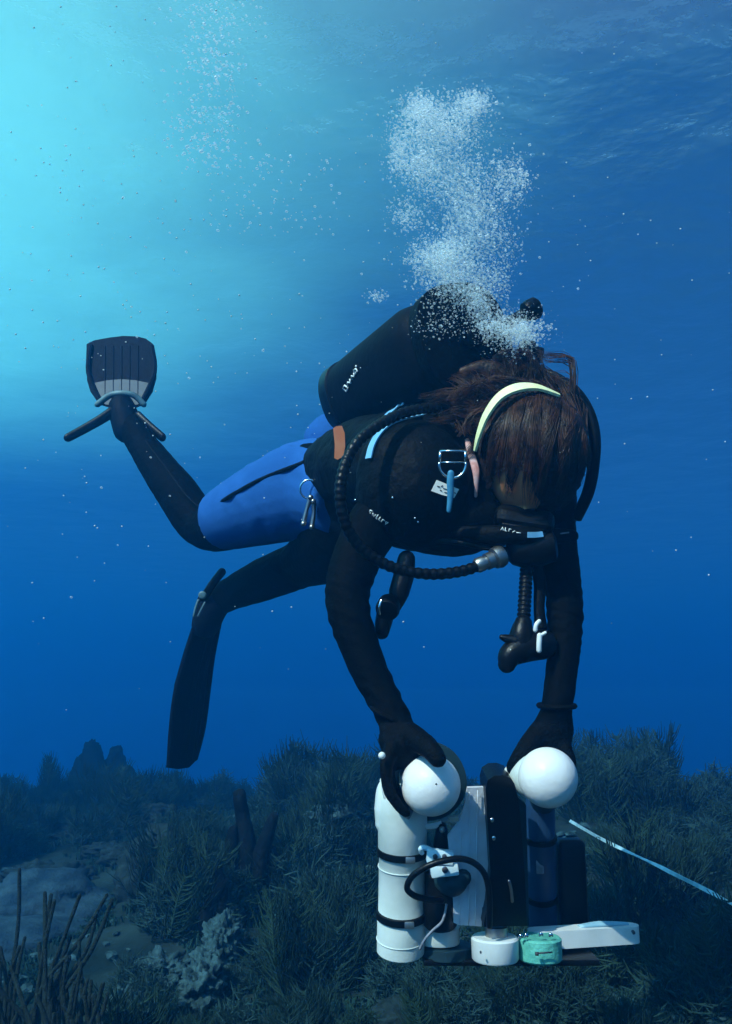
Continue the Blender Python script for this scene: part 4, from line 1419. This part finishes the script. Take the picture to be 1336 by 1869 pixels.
# short algae over the near reef
vs, fs = [], []
for i in range(13000):
    D = 1.75 + 6.0 * rng.random() ** 1.5
    x_ = gx(rng.uniform(-160, 1500), D)
    y_ = D + rng.uniform(-0.05, 0.05)
    if noise.noise(Vector((x_ * 1.4, y_ * 1.4, 5))) < -0.12: continue
    z_ = ground(x_, y_)
    hh = rng.uniform(0.010, 0.038) * (1 + 0.6 * noise.noise(Vector((x_ * 3, y_ * 3, 8))))
    for k in range(6):
        a = rng.uniform(0, 6.28)
        ln = rng.uniform(0.3, 1.5) * hh
        tip = Vector((x_ + math.cos(a) * ln, y_ + math.sin(a) * ln, z_ + hh * rng.uniform(0.6, 1.1)))
        bx, by = x_ + rng.gauss(0, 0.012), y_ + rng.gauss(0, 0.012)
        mid = Vector((bx + math.cos(a) * ln * 0.35, by + math.sin(a) * ln * 0.35, z_ + hh * 0.6))
        w_ = rng.uniform(0.0015, 0.004)
        n0 = len(vs)
        for q, ww in ((Vector((bx, by, z_ - 0.02)), w_), (mid, w_ * 1.2)):
            for j in range(3):
                vs.append((q.x + ww * math.cos(a + 2.09 * j), q.y + ww * math.sin(a + 2.09 * j), q.z))
        vs.append(tuple(tip))
        for j in range(3):
            j2 = (j + 1) % 3
            fs.append((n0 + j, n0 + j2, n0 + 3 + j2, n0 + 3 + j))
            fs.append((n0 + 3 + j, n0 + 3 + j2, n0 + 6))
me = bpy.data.meshes.new('algae')
me.from_pydata(vs, [], fs)
tag(mesh_obj('algae', me, M['turf']), 'short dark algae covering the near reef', kind='stuff')

# ------------------------------------------------------------------ bubbles and drifting specks
def bubble_mat(name, base, edge, white):
    m = bpy.data.materials.new(name)
    m.use_nodes = True
    n = m.node_tree
    pb = n.nodes['Principled BSDF']
    pb.inputs['Base Color'].default_value = (*white, 1)
    pb.inputs['Roughness'].default_value = 0.12
    pb.inputs['Specular IOR Level'].default_value = 0.8
    tlc = n.nodes.new('ShaderNodeBsdfTranslucent')
    tlc.inputs[0].default_value = (*white, 1)
    m0 = n.nodes.new('ShaderNodeMixShader')
    m0.inputs[0].default_value = 0.45
    n.links.new(pb.outputs[0], m0.inputs[1])
    n.links.new(tlc.outputs[0], m0.inputs[2])
    tr_ = n.nodes.new('ShaderNodeBsdfTransparent')
    lw = n.nodes.new('ShaderNodeLayerWeight')
    lw.inputs['Blend'].default_value = 0.45
    mr_ = n.nodes.new('ShaderNodeMapRange')
    mr_.inputs['To Min'].default_value = base
    mr_.inputs['To Max'].default_value = edge
    mx_ = n.nodes.new('ShaderNodeMixShader')
    n.links.new(lw.outputs['Facing'], mr_.inputs['Value'])
    n.links.new(mr_.outputs[0], mx_.inputs[0])
    n.links.new(tr_.outputs[0], mx_.inputs[1])
    n.links.new(m0.outputs[0], mx_.inputs[2])
    n.links.new(mx_.outputs[0], n.nodes['Material Output'].inputs[0])
    return m

M['bubble'] = bubble_mat('air_bubble', 0.22, 0.68, (0.88, 0.95, 0.95))
M['bubble_far'] = bubble_mat('air_bubble_far', 0.22, 0.60, (0.95, 0.97, 0.97))
M['speck'] = mat('drifting_speck', (0.6, 0.65, 0.62), 0.8)

ico = new()
bmesh.ops.create_icosphere(ico, subdivisions=2, radius=1)
IV2 = [v_.co.copy() for v_ in ico.verts]; IF2 = [tuple(v_.index for v_ in f.verts) for f in ico.faces]
ico.free()
ico = new()
bmesh.ops.create_icosphere(ico, subdivisions=1, radius=1)
IV1 = [v_.co.copy() for v_ in ico.verts]; IF1 = [tuple(v_.index for v_ in f.verts) for f in ico.faces]
ico.free()

def cloud(name, items, m, label, hi=False):
    IV, IF = (IV2, IF2) if hi else (IV1, IF1)
    vs, fs = [], []
    for c, r, fl in items:
        n0 = len(vs)
        vs.extend((c.x + q.x * r, c.y + q.y * r, c.z + q.z * r * fl) for q in IV)
        fs.extend(tuple(n0 + k for k in f) for f in IF)
    me = bpy.data.meshes.new(name)
    me.from_pydata(vs, [], fs)
    return tag(mesh_obj(name, me, m), label, kind='stuff')

blobs = [(945, 605, 38, 26, 620), (900, 592, 26, 24, 260), (872, 552, 22, 34, 420), (838, 512, 52, 40, 850), (800, 470, 42, 32, 820), (850, 440, 48, 46, 520), (862, 390, 40, 48, 620), (835, 330, 55, 55, 750),
         (770, 300, 42, 36, 520), (800, 232, 62, 44, 1150), (862, 190, 26, 22, 380), (768, 198, 26, 24, 330), (930, 330, 32, 42, 300), (745, 392, 30, 26, 130), (915, 440, 34, 55, 170), (905, 520, 22, 38, 140), (690, 541, 17, 8, 30), (728, 270, 14, 36, 160), (800, 590, 40, 24, 60)]
items = []
for x, y, rx, ry, n_ in blobs:
    for i in range(int(n_ * 4.0)):
        px = x + rng.gauss(0, rx * 0.62); py = y + rng.gauss(0, ry * 0.62)
        d = 1.72 + rng.gauss(0, 0.05) + max(0, 620 - py) * 0.0002
        if py > 585: d = 1.66 + rng.gauss(0, 0.03)
        items.append((P(px, py, d), 0.0007 + 0.0021 * rng.random() ** 3.5, rng.uniform(0.6, 1.0)))
for i in range(110):
    x, y, rx, ry, n_ = rng.choice(blobs[:13])
    items.append((P(x + rng.gauss(0, rx * 0.6), y + rng.gauss(0, ry * 0.6), 1.71 + rng.gauss(0, 0.04)), rng.uniform(0.003, 0.0065), rng.uniform(0.4, 0.65)))
cloud('bubble_plume', items, M['bubble'], 'white plume of exhaled bubbles rising above the diver\'s head')
items = []
for i in range(800):                                   # older bubbles far behind, near the surface
    t = rng.random()
    px = 395 + rng.gauss(0, 38) - 20 * t; py = -40 + 340 * t + rng.gauss(0, 20)
    items.append((P(px, py, 5.4 + rng.gauss(0, 0.3)), 0.0035 + 0.008 * rng.random() ** 2.5, rng.uniform(0.5, 0.9)))
for i in range(150):
    px = rng.uniform(380, 620); py = rng.uniform(280, 430)
    items.append((P(px, py, 5.0 + rng.gauss(0, 0.3)), 0.003 + 0.007 * rng.random() ** 2, rng.uniform(0.5, 0.9)))
cloud('distant_bubbles', items, M['bubble_far'], 'loose column of bubbles drifting far behind the diver\'s fin', True)
items = []
for i in range(520):
    px = rng.triangular(-150, 1450, 150); py = rng.triangular(-100, 1350, 350)
    d = rng.uniform(1.2, 4.0)
    items.append((P(px, py, d), d * rng.uniform(0.0003, 0.0011), 1.0))
cloud('plankton', items, M['speck'], 'pale specks drifting in the open water')
bme = bpy.data.meshes.new('bubble')
bme.from_pydata([tuple(q) for q in IV2], [], IF2)
bme.materials.append(M['bubble'])
bme.polygons.foreach_set('use_smooth', [True] * len(bme.polygons))
seen = [(76, 192), (120, 266), (362, 267), (415, 305), (60, 415), (225, 360), (310, 425), (340, 460), (208, 515), (420, 412), (455, 350), (490, 315), (550, 415), (555, 475), (608, 428), (552, 540), (385, 410), (520, 400), (35, 660), (410, 775), (365, 835), (185, 890), (215, 995), (345, 690), (325, 700), (58, 512), (240, 560), (325, 600), (250, 615), (130, 1090), (310, 905), (1058, 512), (1055, 527), (950, 500), (985, 470), (480, 640), (440, 600), (520, 632), (660, 500), (275, 835)]
for px, py in seen:
    o = bpy.data.objects.new('bubble', bme)
    COL.objects.link(o)
    d = rng.uniform(1.8, 2.8)
    o.location = P(px, py, d)
    r = d * rng.uniform(1.4, 2.6) / F
    o.scale = (r, r, r * 0.8)
    tag(o, 'single small bubble drifting in open water away from the plume', 'bubble', 'single bubbles drifting in open water')
